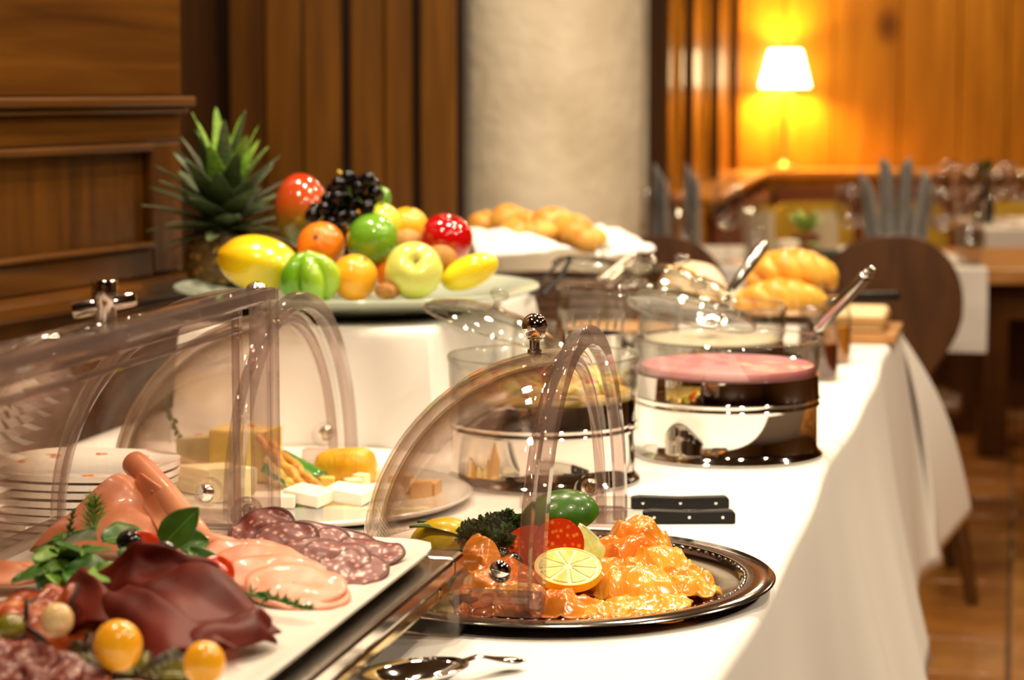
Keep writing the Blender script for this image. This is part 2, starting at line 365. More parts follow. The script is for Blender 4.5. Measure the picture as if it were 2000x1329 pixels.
# ------------------------------------------------------------------ buffet table and cloths
bt = thing('buffet_table', 'long buffet table hidden under the white draped cloth', 'table', tab(-.48, .45, 0), -TH)
M().box((0, 0, .725), (.93, 4.06, .03)).obj('table_top', TABLEW, bt, smooth=False)
for sx in (-1, 1):
    for sy in (-1, 1): M().box((sx*.42, sy*1.97, .355), (.05, .05, .71)).obj('leg', TABLEW, bt, smooth=False)
def edge_x(y): return .004*math.sin(y*5.3)+.002*math.sin(y*11+1)
Y0, Y1 = -1.6, 2.5
def clothtop():
    m = M().at(T0, (0, 0, -TH))
    prof_n = 30
    def fn(u, v):                              # u along the table, v across then over the edge and down
        y = Y0+(Y1-Y0)*u
        vv = v*1.0
        A = .62
        if vv < A: return (-.955+(.955-.012+edge_x(y))*(vv/A), y, TZ+.0008*NZ(y*4, vv*9))
        B = .70
        ex = -.012+edge_x(y)
        if vv < B:
            a = (vv-A)/(B-A)*PI/2; return (ex+.012*math.sin(a), y, TZ-.012+.012*math.cos(a))
        d = (vv-B)/(1-B); h = .44*d
        fold = (.5+.5*math.sin(y*5.2+1.3*math.sin(y*2.3)+.7))**1.3*.05+.006*math.sin(y*17+2)
        tilt = .05
        return (ex+.012+d*(tilt*1.0+fold*d**.6), y+.012*d*math.sin(y*11), TZ-.012-h)
    m.grid(fn, 260, 60)
    # end drop (facing away) and left drop
    m.grid(lambda u, v: (-.955+.955*u-.0*v, Y1+.004+.03*v+.02*v*math.sin(u*14), TZ-.003-.40*v), 40, 10)
    m.grid(lambda u, v: (-.955-.03*v+.01*v*math.sin(u*60), Y0+(Y1-Y0)*u, TZ-.003-.40*v), 100, 8, flip=True)
    # hanging corner
    c = T0; ct = tab(-.004, Y1, TZ-.004)
    O = dep(1898, 1003, 4.52); tip = dep(1800, 1118, 4.34); s0 = tab(.075, Y1-.05, .305); e0 = tab(-.25, Y1+.10, .35)
    inv = m.T.inverted(); BP = [inv @ p for p in (s0, tip, O, e0)]; c0 = inv @ ct
    def fc(u, v):
        k = u*3; i = min(int(k), 2); f = k-i; f = f*f*(3-2*f) if i != 1 else f
        b = BP[i].lerp(BP[i+1], f); top = c0 + Vector((-.03*max(0, u-.66)*3, 0, 0))
        p = top.lerp(b, v); p += Vector((.018*math.sin(v*PI), .01*math.sin(v*PI), .02*math.sin(v*PI)*(.3+u))); return p
    m.grid(fc, 36, 24)
    return m
tc_ = clothtop().obj('tablecloth', CLOTH, solid=.0015)
tag(tc_, 'long white tablecloth draped over the buffet with hanging corner', 'tablecloth')
m = M().at(T0, (0, 0, -TH))
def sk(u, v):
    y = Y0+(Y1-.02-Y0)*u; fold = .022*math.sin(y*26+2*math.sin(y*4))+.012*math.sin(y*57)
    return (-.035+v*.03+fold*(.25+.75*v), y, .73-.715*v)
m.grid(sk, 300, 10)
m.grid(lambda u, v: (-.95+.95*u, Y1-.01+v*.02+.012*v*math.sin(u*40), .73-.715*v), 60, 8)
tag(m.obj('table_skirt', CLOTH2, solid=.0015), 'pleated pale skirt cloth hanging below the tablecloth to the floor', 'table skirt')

# riser with its own cloth
RZ = .152
rw = M().at((0, 0, 0)).box((0, 0, (RZ-.006)/2), (.53, .60, RZ-.006))
rloc = tab(-.668, 1.19); rot0 = -TH
ra = thing('riser', 'low box riser under a white cloth carrying the fruit plate', 'riser', rloc, rot0)
M().box((0, 0, (RZ-.008)/2+.001), (.31, .60, RZ-.012)).obj('box', TABLEW, ra, smooth=False)
m = M()
HX, HY = .160, .308
def rc(u, v):
    # u around, v from centre outwards and down
    a = 2*PI*u; ca, sa = math.cos(a), math.sin(a)
    k = 1/max(abs(ca)/HX, abs(sa)/HY); x, y = ca*k, sa*k
    if v < .5: q = v/.5; return (x*q, y*q, RZ)
    d = (v-.5)/.5
    if d < .12: b = d/.12*PI/2; return (x*(1+.012*math.sin(b)/.3), y*(1+.012*math.sin(b)/.3), RZ-.01*(1-math.cos(b)))
    h = (d-.12)/.88
    per = u*40; cor = (min(abs(ca)/HX, abs(sa)/HY)/max(abs(ca)/HX, abs(sa)/HY))**6
    f = .007*math.sin(per*1.7+2)+.006*math.sin(per*3.9)+.022*cor
    out = 1.04+(.006+f)/.3*h**.8
    return (x*out, y*out, RZ-.01-(RZ-.0105)*h)
m.grid(rc, 240, 44, cu=True, flip=False)
tag(m.obj('riser_cloth', CLOTH, loc=rloc, rot=(0, 0, rot0), solid=.001), 'white cloth draped over the raised box under the fruit plate', 'cloth')
# ------------------------------------------------------------------ round roll-top domes
def dome(label, c, tz):
    t = thing('dome_cover', label, 'food cover', (c[0], c[1], tz), -TH)
    Rs = .189; t.scale = (1.03, 1.03, 1.035)
    def shell(r, a0_, a1_, n1=22, n2=48):
        m = M(); m.grid(lambda u, v: (-r*math.sin(PI*v)*math.sin(R(a0_+(a1_-a0_)*u)), r*math.cos(PI*v), r*math.sin(PI*v)*math.cos(R(a0_+(a1_-a0_)*u))), n1, n2); return m
    shell(Rs, 0, 88).obj('outer_shell', SHELL, t, solid=.003)
    shell(Rs-.012, 4, 90).obj('inner_shell', SHELL, t, solid=.0025)
    def arch(r0, r1, x0, x1, n=56):            # flat band swept round a half circle in the y-z plane
        m = M(); q = [(r0, x0), (r1, x0), (r1, x1), (r0, x1)]
        m.grid(lambda u, v: (q[int(round(v*4)) % 4][1], q[int(round(v*4)) % 4][0]*math.cos(PI*u), q[int(round(v*4)) % 4][0]*math.sin(PI*u)), n, 4, cv=True); return m
    m = M(); q = [(.192, .002), (.211, .002), (.211, .014), (.192, .014)]
    def band(q, lab, n=60):
        m = M(); b = 0
        for i in range(n+1):
            a = PI*i/n
            for r, x in q: m.P((x, r*math.cos(a), r*math.sin(a)))
        for i in range(n):
            for j in range(4):
                k = (j+1) % 4; m.f.append((i*4+j, i*4+k, (i+1)*4+k, (i+1)*4+j))
        m.f.append((0, 3, 2, 1)); e = n*4; m.f.append((e, e+1, e+2, e+3))
        return m.obj('arch_band', EDGE, t, bevel=.002, label=lab)
    band(q, None)
    band([(.176, -.012), (.184, -.012), (.184, -.002), (.176, -.002)], None)
    # knob on the crown of the shell
    a = R(11); kx, kz = -Rs*math.sin(a), Rs*math.cos(a)
    m = M().at((kx, 0, kz-.001)); m.lathe([(.0065, 0), (.0065, .004), (.0048, .005), (.0048, .013), (.0065, .014), (.0065, .016)], 20)
    m.at((kx, 0, kz+.024)).ball(.0118, 28, 18); m.obj('knob', CHROME, t)
    for sy in (-1, 1):
        M().at((-.022, sy*.194, .030), (PI/2, 0, 0)).lathe([(0, -.006), (.014, -.006), (.014, .006), (0, .006)], 28).obj('pivot_plate', SHELL, t)
        M().at((-.022, sy*.203, .030)).ball((.0095, .006, .0095), 20, 12).obj('pivot_screw', CHROME, t)
        M().box((-.018, sy*.198, .003), (.062, .018, .020)).obj('foot_block', EDGE, t, smooth=False, bevel=.003)
    return t
CZ = (.057, 2.100); BZ = (-.243, 2.50)

# ------------------------------------------------------------------ salmon tray
t = thing('oval_tray', 'round polished steel tray holding the sliced smoked salmon', 'tray', (.036, 2.062, TZ+.001), -TH); t.scale = (.955, 1, .85)
M().lathe([(0, .003), (.15, .003), (.176, .004), (.181, .008), (.186, .013), (.188, .0135), (.210, .0145), (.2125, .0125), (.210, .0105), (.186, .009), (.178, .001), (.15, 0), (0, 0)], 96).obj('plate', TRAY, t)
m = M()
for i in range(96):
    a = 2*PI*i/96; m.at((.1835*math.cos(a), .1835*math.sin(a), .0118), (0, 0, a)).ball((.0016, .0026, .0016), 6, 4)
m.obj('beaded_edge', TRAY, t)
dome('clear round dome with ball knob over the smoked salmon tray', CZ, TZ+.0165)

# ruffled slice: polar patch draped over a mound, with folds across it
def ruffle(m, c, r, ang, seed, h=.02, waves=3, amp=.006, base=0, asp=1.5, tilt=0, nu=30, nv=10, curl=.0):
    ca, sa = math.cos(ang), math.sin(ang)
    def fn(u, v):
        a = 2*PI*u; rr = v*(1+.16*NZ(math.cos(a)*1.6+seed, math.sin(a)*1.6, seed)+.05*math.sin(a*7+seed)*v)
        x, y = rr*math.cos(a)*asp, rr*math.sin(a)
        q = x*waves*1.5+y*1.2*math.sin(seed*5)+NZ(x*1.2, y*1.2, seed)*2.4+seed*3
        fold = amp*(1.1-1.9*abs(math.sin(q))**.8)*(.45+.55*v)
        z = base + h*(1-v**2.4)+fold+amp*.35*NZ(x*4, y*4, seed*2)+tilt*x + curl*max(0, v-.8)*5*max(0, math.sin(a*3+seed))
        X, Y = x*r, y*r
        return (c[0]+X*ca-Y*sa, c[1]+X*sa+Y*ca, max(z, .0012+.0012*v+(0 if base < .02 else base*.3)))
    return m.grid(fn, nu, nv, cu=True)
SALM = pm('smoked_salmon', (.80, .22, .012), .2, col2=(.90, .36, .03), scale=22, stretch=(1, 5, 1), bump=.3, bscale=90, bdist=.002, sss=.25, coat=.5)
SALM2 = pm('smoked_salmon_pale', (.86, .31, .02), .18, col2=(.92, .44, .06), scale=26, stretch=(5, 1, 1), bump=.3, bscale=90, bdist=.002, sss=.25, coat=.6)
SALM3 = pm('smoked_salmon_deep', (.78, .16, .01), .2, col2=(.88, .28, .025), scale=26, bump=.3, bscale=90, bdist=.002, sss=.25, coat=.5)
TY = TZ+.0045
sal = [  # px, py, r, ang, h, base, asp, mat, where
 (1190, 1172, .027, .2, .010, .000, 1.5, 1, 'lowest at the tray front, under the lemon slice'),
 (1085, 1172, .028, -.3, .018, .002, 1.4, 2, 'folded double at the tray front beneath the lemon slice'),
 (1275, 1160, .027, .5, .012, .000, 1.5, 1, 'spread toward the bare right of the tray'),
 (1330, 1122, .026, .9, .017, .002, 1.3, 0, 'rolled at the outer end of the pile'),
 (1245, 1140, .032, .1, .022, .004, 1.4, 1, 'broad in the middle of the pile front'),
 (1175, 1132, .030, -.6, .024, .006, 1.3, 0, 'beside the lemon slice'),
 (1285, 1108, .029, .7, .026, .006, 1.3, 1, 'high on the outer shoulder of the pile'),
 (1235, 1100, .030, .3, .030, .008, 1.3, 2, 'below the pile crest'),
 (1245, 1078, .027, -.2, .032, .012, 1.3, 0, 'standing as the ragged crest of the pile'),
 (1190, 1095, .026, 1.0, .026, .006, 1.3, 2, 'tucked under the cut lime wedge'),
 (1345, 1136, .019, -.5, .014, .002, 1.6, 1, 'small and curled at the far tip of the pile'),
 (1245, 1184, .022, .0, .006, .000, 2.2, 0, 'thin and flat along the front of the tray'),
 (970, 1170, .027, .4, .014, .000, 1.4, 2, 'by the near foot of the dome'),
 (945, 1135, .028, 1.1, .020, .003, 1.3, 0, 'under the dome below the parsley'),
 (985, 1125, .025, .2, .024, .004, 1.3, 2, 'under the dome beside the tomato'),
 (940, 1100, .022, 1.5, .030, .006, 1.3, 0, 'rolled upright under the dome beneath the parsley'),
 (1010, 1165, .026, -.4, .018, .004, 1.5, 1, 'behind the near arch foot'),
 (1050, 1140, .028, .6, .022, .002, 1.3, 2, 'below the tomato halves'),
]
for k, (px, py, r, an, h, bs, asp, mi, where) in enumerate(sal):
    p = at(px, py, TY+.012)
    m = M(); ruffle(m, (0, 0), r, an, k*1.37+.5, h=h, waves=2.1, amp=.0042, base=bs, asp=asp, nu=60, nv=20, curl=.002)
    tag(m.obj('salmon_slice', (SALM, SALM2, SALM3)[mi], loc=(p.x, p.y, TY), solid=.0013), 'smoked salmon slice '+where, 'salmon', 'smoked salmon slices')

# citrus builders
LEMONRIND = pm('lemon_rind', (.86, .62, .015), .28, col2=(.9, .70, .03), scale=60, bump=.3, bscale=240, bdist=.001, coat=.4)
PITH = pm('pith', (.88, .83, .55), .5)
LEMONF = pm('lemon_flesh', (.80, .66, .12), .18, col2=(.88, .80, .30), scale=120, coat=.5, sss=.2)
LIMERIND = pm('lime_rind', (.03, .12, .008), .3, col2=(.06, .19, .012), scale=40, bump=.3, bscale=240, bdist=.001, coat=.4)
LIMEF = pm('lime_flesh', (.55, .66, .14), .2, col2=(.74, .80, .30), scale=140, coat=.5, sss=.2)
def wheel(name, label, cat, loc, rot, r, rind, flesh, th=.006, seg=9, half=False):
    t = thing(name, label, cat, loc, rot=rot)
    n = 40; full = PI if half else 2*PI
    def disc(r0, r1, z0, z1):
        m = M()
        pts = [(r0, z0), (r1, z0), (r1, z1), (r0, z1)]
        m.grid(lambda u, v: (pts[int(round(v*4)) % 4][0]*math.cos(full*u), pts[int(round(v*4)) % 4][0]*math.sin(full*u), pts[int(round(v*4)) % 4][1]), n, 4, cu=not half)
        return m
    disc(r*.93, r, -th/2, th/2).obj('rind', rind, t)
    disc(.0, r*.93, -th*.45, th*.45).obj('pith', PITH, t)
    m = M()
    ns = seg//2 if half else seg
    for k in range(ns):
        a0_ = full*k/ns+.06; a1_ = full*(k+1)/ns-.06; am = (a0_+a1_)/2
        poly = [(r*.10*math.cos(am), r*.10*math.sin(am))]+[(r*.86*math.cos(a0_+(a1_-a0_)*q/6), r*.86*math.sin(a0_+(a1_-a0_)*q/6)) for q in range(7)]
        m.prism(poly, -th*.56, th*.56)
    m.obj('flesh', flesh, t, bevel=.0008)
    return t
def wedge(name, label, cat, loc, rot, r, L_, rind, flesh, open_=80):
    """wedge of a fruit: rind = part of an ellipsoid along x, two flat cut faces"""
    t = thing(name, label, cat, loc, rot=rot); h = R(open_)/2
    def skin(k): 
        return lambda u, v: (-L_*math.cos(PI*u)*k, r*k*math.sin(PI*u)*math.sin(-h+2*h*v), -r*k*math.sin(PI*u)*math.cos(-h+2*h*v))
    M().grid(skin(1), 20, 12).obj('rind', rind, t)
    m = M()
    for s in (-1, 1):
        m.grid(lambda u, v: (-L_*.99*math.cos(PI*u)*v, r*.99*math.sin(PI*u)*v*math.sin(s*h), -r*.99*math.sin(PI*u)*v*math.cos(h)), 20, 5, flip=s > 0)
    m.obj('pith', PITH, t)
    m = M()
    for s in (-1, 1):
        m.grid(lambda u, v: (-L_*.86*math.cos(PI*u)*(.12+.88*v), r*.86*math.sin(PI*u)*(.12+.88*v)*math.sin(s*h)+s*.0006, -r*.86*math.sin(PI*u)*(.12+.88*v)*math.cos(h)), 20, 4, flip=s > 0)
    m.obj('flesh', flesh, t)
    return t
p = dep(1109, 1114, 1.985)
wheel('lemon_slice', 'pale cut lemon half-round leaning on the salmon before the tomatoes', 'lemon', p, (R(-58), R(5), R(6)), .0295, LEMONRIND, LEMONF, .008, 9).rotation_euler = (R(22), R(4), R(-6))
p = dep(1172, 1062, 2.08)
X_ = Vector((.72, .05, -.69)).normalized(); Z_ = Vector((.62, -.42, .62)); Z_ = (Z_-X_*Z_.dot(X_)).normalized(); Y_ = Z_.cross(X_)
wedge('lime_wedge', 'lime wedge with pale flesh showing, against the salmon crest', 'lime', p, Matrix((X_, Y_, Z_)).transposed().to_euler(), .024, .027, LIMERIND, LIMEF, 130)
p = dep(1092, 1020, 2.14)
wedge('lime_wedge', 'big dark green lime wedge lying skin-up behind the tomatoes', 'lime', p, (R(-148), R(-18), R(6)), .030, .040, LIMERIND, LIMEF, 150)
def citrus(m, r, L_=None, nip=.18):
    L_ = L_ or r*1.25
    m.ball((r, r, L_), 28, 22, lambda d: 1+nip*max(0, abs(d.z)-.82)**1.2*3+.012*NZ(d.x*3, d.y*3, d.z*3)); return m
p = dep(872, 1062, 2.15)
t = citrus(M(), .025, .034).obj('lemon', LEMONRIND, loc=p, rot=(R(90), 0, R(68))); tag(t, 'whole yellow lemon under the dome beside curly parsley', 'lemon')
# tomatoes
TOM = pm('tomato_skin', (.62, .035, .006), .12, col2=(.78, .10, .01), scale=18, coat=.6, sss=.2)
TOMF = spots('tomato_flesh', (.62, .05, .008), (.90, .34, .06), 170, .15, .15, .4)
def tomato_half(label, p, rot, r, ang=180):
    t = thing('tomato_half', label, 'tomato', p, rot=rot); h = R(ang)/2
    M().grid(lambda u, v: (r*math.sin(PI*u)*math.sin(-h+2*h*v), -r*math.cos(PI*u), -r*.92*math.sin(PI*u)*math.cos(-h+2*h*v)), 20, 16).obj('skin', TOM, t)
    m = M()
    for s in (-1, 1): m.grid(lambda u, v: (r*.985*math.sin(PI*u)*v*math.sin(s*h), -r*.985*math.cos(PI*u)*v, -r*.905*math.sin(PI*u)*v*math.cos(h)), 20, 6, flip=s > 0)
    m.obj('flesh', TOMF, t); return t
tomato_half('tomato wedge with wet cut face standing behind the lemon slice', dep(1093, 1062, 2.045), (R(78), R(-15), R(14)), .0235, 165)
tomato_half('tomato wedge half hidden by the near dome arch', dep(1028, 1078, 2.09), (R(60), R(30), R(-30)), .027, 150)
tomato_half('tomato quarter between parsley and the other tomatoes', dep(1050, 1072, 2.13), (R(70), R(50), R(10)), .024, 110)
p = dep(1100, 1098, 2.075)
wedge('lemon_wedge', 'small lemon wedge tucked behind the lemon slice and lime', 'lemon', dep(1145, 1085, 2.09), (R(100), R(20), R(30)), .019, .024, LEMONRIND, LEMONF, 80)
# black olives
OLV = pm('black_olive', (.006, .005, .006), .12, coat=.6)
for px, py, lab in ((980, 1088, 'black olive under the parsley beside a tomato wedge'), (1004, 1100, 'black olive half behind the near tomato wedge')):
    tag(M().ball((.0085, .0085, .010), 16, 12).obj('olive', OLV, loc=dep(px, py, 2.09)), lab, 'olive')
# curly parsley
PARS = pm('parsley_green', (.008, .038, .003), .6, col2=(.022, .080, .007), scale=50, spec=.2)
PARL = pm('leaf_green', (.018, .095, .006), .4, col2=(.045, .17, .012), scale=30, coat=.1, sss=.1)
PARLL = pm('fresh_leaf', (.10, .25, .02), .4, col2=(.18, .36, .04), scale=30)
def curly(label, p, r, n, name='parsley_bunch', mt=PARS, flat=.75, stems=True):
    t = thing(name, label, 'parsley', p); m = M(); rr = random.Random(int(p.x*999))
    for k in range(n):
        d = Vector((rr.gauss(0, 1), rr.gauss(0, 1), abs(rr.gauss(0, .9)))).normalized()*r*rr.uniform(.45, 1); d.z *= flat
        m.at(d, (rr.uniform(-1.4, 1.4), rr.uniform(-1.4, 1.4), rr.uniform(0, 6)), r*rr.uniform(.14, .26)); s = rr.random()*50
        m.grid(lambda u, v: (v*math.cos(2*PI*u)*(1+.35*math.sin(10*PI*u+s)), v*math.sin(2*PI*u)*(1+.35*math.sin(10*PI*u+s)), .45*v*math.sin(14*PI*u+s)), 20, 2, cu=True)
    m.obj('leaves', mt, t, kind='stuff', solid=.0004)
    m = M()
    for k in range(6):
        d = Vector((rr.gauss(0, 1), rr.gauss(0, 1), 1)).normalized()*r*.7; m.tube([(0, 0, -.004), d*.5+Vector((.002, 0, 0)), d], [.001, .0009, .0006], 6)
    m.obj('stem', PARLL, t); return t
curly('dark curly parsley bunch on the salmon tray beside the whole lemon', dep(952, 1058, 2.12), .029, 210)
curly('small curly parsley tuft poking up beside the big lime wedge', dep(993, 1030, 2.13), .019, 130)
# flat leaves (basil / leek) over the lemon
def leaf(name, label, cat, p, rot, L_, W, mt=PARL, bend=.3, group=None):
    m = M(); n = 14
    m.grid(lambda u, v: (L_*u, W*(v-.5)*2*math.sin(PI*min(1, u*.97+.02))**.75, -bend*L_*u*u+.22*W*abs(v-.5)*2+W*.06*math.sin(u*18)*(v-.5)), n, 8)
    t = thing(name, label, cat, p, rot=rot, group=group)
    m.obj('blade', mt, t, solid=.0007)
    M().tube([(L_*q/6, 0, -bend*L_*(q/6)**2+.0005) for q in range(7)], [W*.06*(1-q/8) for q in range(7)], 5).obj('midrib', PARLL, t)
    return t
leaf('green_bean_leaf', 'long green leaf lying over the whole lemon, upper of two', 'leaf', dep(815, 1022, 2.17), (0, R(-6), R(-8)), .065, .010, PARL, .25)
leaf('green_bean_leaf', 'long green leaf draped in front of the lemon top, lower of two', 'leaf', dep(800, 1032, 2.14), (0, R(-10), R(-10)), .070, .008, PARL, .45)

# ------------------------------------------------------------------ cheese board and dome
t = thing('cheese_platter', 'round white cheese platter with clear cover behind the cold cuts', 'platter', (BZ[0]+.002, BZ[1]-.004, TZ+.001))
M().lathe([(0, .004), (.17, .004), (.192, .012), (.196, .0125), (.198, .011), (.192, .006), (.17, 0), (0, 0)], 72).obj('plate', CERAM, t)
dome('clear round dome with ball knob over the cheese platter', BZ, TZ+.0125)
KZ = TZ+.0055
CHY = pm('emmental', (.85, .60, .12), .35, col2=(.88, .66, .18), scale=20, sss=.3, coat=.15)
CHR = pm('cheese_rind', (.78, .50, .03), .4, col2=(.85, .58, .06), scale=30)
CHP = pm('pale_cheese', (.88, .80, .48), .45, sss=.3)
CHW = pm('white_cheese', (.90, .86, .70), .5, sss=.3)
CHRD = pm('bloomy_rind', (.88, .82, .72), .85, bump=.3, bscale=120, bdist=.002)
SMK = pm('smoked_rind', (.78, .36, .012), .35, col2=(.86, .47, .03), scale=18, stretch=(1, 1, 3), bump=.5, bscale=60, bdist=.004, coat=.25)
def prism_cheese(name, label, p, rz, poly, h, mt, rind=None, group=None, tilt=(0, 0), side=None):
    t = thing(name, label, 'cheese', p, rot=(tilt[0], tilt[1], rz), group=group)
    M().prism(poly, 0.0, h).obj('body', mt, t, bevel=.0015)
    if rind: M().prism([(x*1.012, y*1.012) for x, y in poly], -.0006, .003).obj('rind', rind, t, bevel=.001)
    if side:
        (x0, y0), (x1, y1) = side; d = Vector((x1-x0, y1-y0, 0)); c = Vector(((x0+x1)/2, (y0+y1)/2, h/2))
        M().at(c, (0, 0, math.atan2(d.y, d.x))).box((0, 0, 0), (d.length, .003, h*1.01)).obj('rind', CHRD if rind is None else rind, t, smooth=False, bevel=.001)
    return t
p = dep(470, 968, 2.60); p.z = KZ
t = thing('emmental_block', 'tall yellow cheese block with a round hole in its face', 'cheese', p, R(-14))
hv = M().box((0, .012, .030), (.068, .05, .060)); hv.obj('body', CHY, t, smooth=False, bevel=.004)
M().box((.0355, .012, .030), (.004, .05, .060)).obj('rind', CHR, t, smooth=False, bevel=.001)
for hx, hz, hr in ((-.004, .036, .007), (.02, .018, .004), (-.024, .016, .003)):
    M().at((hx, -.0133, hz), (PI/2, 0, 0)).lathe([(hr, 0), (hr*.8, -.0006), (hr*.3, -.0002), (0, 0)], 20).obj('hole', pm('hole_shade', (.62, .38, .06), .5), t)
p = dep(420, 945, 2.66); p.z = KZ
prism_cheese('cheese_wedge', 'pale cheese wedge lying behind the plates, left of the yellow block', p, R(20), [(-.05, -.02), (.03, -.03), (.03, .03)], .045, CHP)
p = dep(400, 1000, 2.52); p.z = KZ
prism_cheese('cheese_wedge', 'pale yellow wedge leaning before the yellow block', p, R(60), [(-.02, -.03), (.04, -.01), (-.01, .035)], .03, CHP)
p = dep(452, 1010, 2.47); p.z = KZ
prism_cheese('cheese_wedge', 'triangular pale cheese standing by the cover pivot', p, R(10), [(-.025, -.01), (.028, -.012), (0, .02)], .038, CHP)
for k, (px, py, Y, rz, lab) in enumerate([(535, 1008, 2.44, .1, 'flat in front of the cover pivot'), (604, 1005, 2.45, -.42, 'tilted, first to the right of the clear post'), (682, 1005, 2.46, -.28, 'near the salmon dome'), (742, 1000, 2.49, .3, 'seen through the salmon dome')]):
    p = dep(px, py, Y); p.z = KZ+(.004 if k in (1, 2) else 0)
    prism_cheese('soft_cheese_slice', 'white soft cheese slice '+lab, p, rz, [(-.024, -.014), (.022, -.018), (.026, .016), (-.020, .018)], .013, CHW, group='white soft cheese slices', side=((-.024, -.0145), (.022, -.0185)), tilt=(R(6 if k in (1, 2) else 0), R(5 if k in (1, 2) else 0)))
for k, (px, py, Y, s, lab) in enumerate([(690, 988, 2.52, 1, 'behind the soft slices by the salmon dome'), (706, 968, 2.56, .9, 'stacked under the smoked cheese'), (728, 962, 2.6, .9, 'farthest back, under the smoked cheese'), (664, 992, 2.50, .8, 'between two soft slices'), (640, 985, 2.54, .9, 'darker, behind the breadstick tips')]):
    p = dep(px, py, Y); p.z = KZ
    prism_cheese('cheese_cube', 'small yellow cheese cube '+lab, p, rnd.uniform(-.6, .6), [(-.009*s, -.008*s), (.009*s, -.008*s), (.009*s, .008*s), (-.009*s, .008*s)], .013*s+.003, (CHP, CHP, CHP, CHP, CHY)[k], group='small cheese cubes')
p = dep(676, 915, 2.60)
t = thing('smoked_cheese', 'thick amber smoked cheese roll lying on its side', 'cheese', p, rot=(R(84), R(12), R(68)))
M().lathe([(0, -.034), (.012, -.034), (.019, -.031), (.0225, -.022), (.0235, 0), (.0225, .022), (.019, .031), (.012, .034), (0, .034)], 40).obj('body', SMK, t)
# pastry sticks
PAST = pm('pastry_stick', (.62, .24, .03), .5, col2=(.82, .42, .08), scale=90, bump=.6, bscale=160, bdist=.003)
for k, (a_, b_, lab) in enumerate([((488, 832, 2.62), (640, 968, 2.50), 'uppermost and most browned'), ((505, 858, 2.58), (618, 975, 2.46), 'below the browned one, paler'), ((520, 900, 2.55), (640, 1000, 2.44), 'lowest, tip between soft cheeses')]):
    A, B = dep(*a_), dep(*b_); m = M()
    pts = [A.lerp(B, q/26)+Vector((.0015*math.sin(q*.9), 0, .0015*math.cos(q*.9))) for q in range(27)]
    m.tube(pts, [.0055*(.55+.45*math.sin(PI*min(1, (q+3)/29)))*(1+.14*math.sin(q*1.7+k)) for q in range(27)], 10)
    tag(m.obj('cheese_stick', PAST if k < 2 else CHY), 'twisted pastry stick '+lab+', leaning across the cheese', 'breadstick', 'twisted pastry sticks')
PEP = pm('green_pepper', (.05, .22, .02), .15, col2=(.10, .32, .03), scale=14, coat=.5)
p = dep(580, 965, 2.56); p.z = KZ+.016
t = thing('pepper_piece', 'cut green pepper piece under the pastry sticks', 'pepper', p, rot=(R(20), R(20), R(-30)))
M().grid(lambda u, v: (.034*(u-.5)*2*(1-.2*v), .022*math.sin(v*2.6-1.3), .022*math.cos(v*2.6-1.3)-.01), 14, 12).obj('flesh', PEP, t, solid=.004)
p = dep(392, 868, 2.7)
t = thing('strawberry', 'red strawberry with green leaves behind the stacked plates', 'strawberry', p, rot=(R(200), 0, 0))
M().ball((.015, .015, .019), 20, 14, lambda d: 1-.35*max(0, -d.z)).obj('berry', TOM, t)
m = M()
for k in range(6): a = k*PI/3; m.at((0, 0, .017), (0, 0, a)).grid(lambda u, v: (.016*u, .005*(v-.5)*2*math.sin(PI*(.1+.9*u)), .004*u*u), 5, 2)
m.obj('calyx', PARL, t, solid=.0006)
curly('dark green garnish tuft below the strawberry on the cheese platter', dep(382, 900, 2.68), .018, 60, 'garnish_tuft')
# sprig behind
p = dep(330, 800, 2.72)
t = thing('thyme_sprig', 'hanging thin green herb sprig behind the plates, seen through the covers', 'herb', (0, 0, 0))
pts = [dep(300, 735, 2.70), dep(315, 762, 2.70), dep(330, 800, 2.70), dep(345, 838, 2.70), dep(368, 885, 2.68)]
M().tube(pts, .0010, 6).obj('stem', PARL, t)
for k in range(22):
    f = .1+.88*k/22; i = int(f*4); q = pts[i].lerp(pts[i+1], f*4-i)
    M().ball((.0045, .0018, .0025), 8, 6).obj('leaf', PARS, t, loc=q+Vector((rnd.uniform(-.004, .004), 0, rnd.uniform(-.002, .002))), rot=(rnd.random(), rnd.random()*3, rnd.random()*3))
# cracker-like chunks and grated cheese seen through the dome
CHK = pm('hard_cheese', (.80, .48, .20), .6, col2=(.86, .58, .28), scale=30)
for k, (px, py, Y, lab) in enumerate([(786, 962, 2.52, 'largest'), (812, 962, 2.50, 'in the middle'), (838, 965, 2.52, 'pointed, nearest the chrome bowl')]):
    p = dep(px, py, Y); p.z = TZ+.0012
    prism_cheese('hard_cheese_chunk', 'rough tan cheese chunk seen through the salmon dome, '+lab, p, k*.7, [(-.016, -.01), (.014, -.012), (.004, .014)], .026-.004*k, CHK, group='tan hard cheese chunks', tilt=(R(0), R(0)))
for k, (px, py, lab) in enumerate([(745, 990, 'lowest'), (775, 982, 'middle'), (800, 976, 'upper')]):
    p = dep(px, py, 2.42); p.z = TZ+.0012
    prism_cheese('cheese_strip', 'pale cheese strip seen through the salmon dome, '+lab+' of three', p, -.1+k*.15, [(-.022, -.005), (.022, -.004), (.020, .005), (-.020, .004)], .006, CHP, group='pale cheese strips')

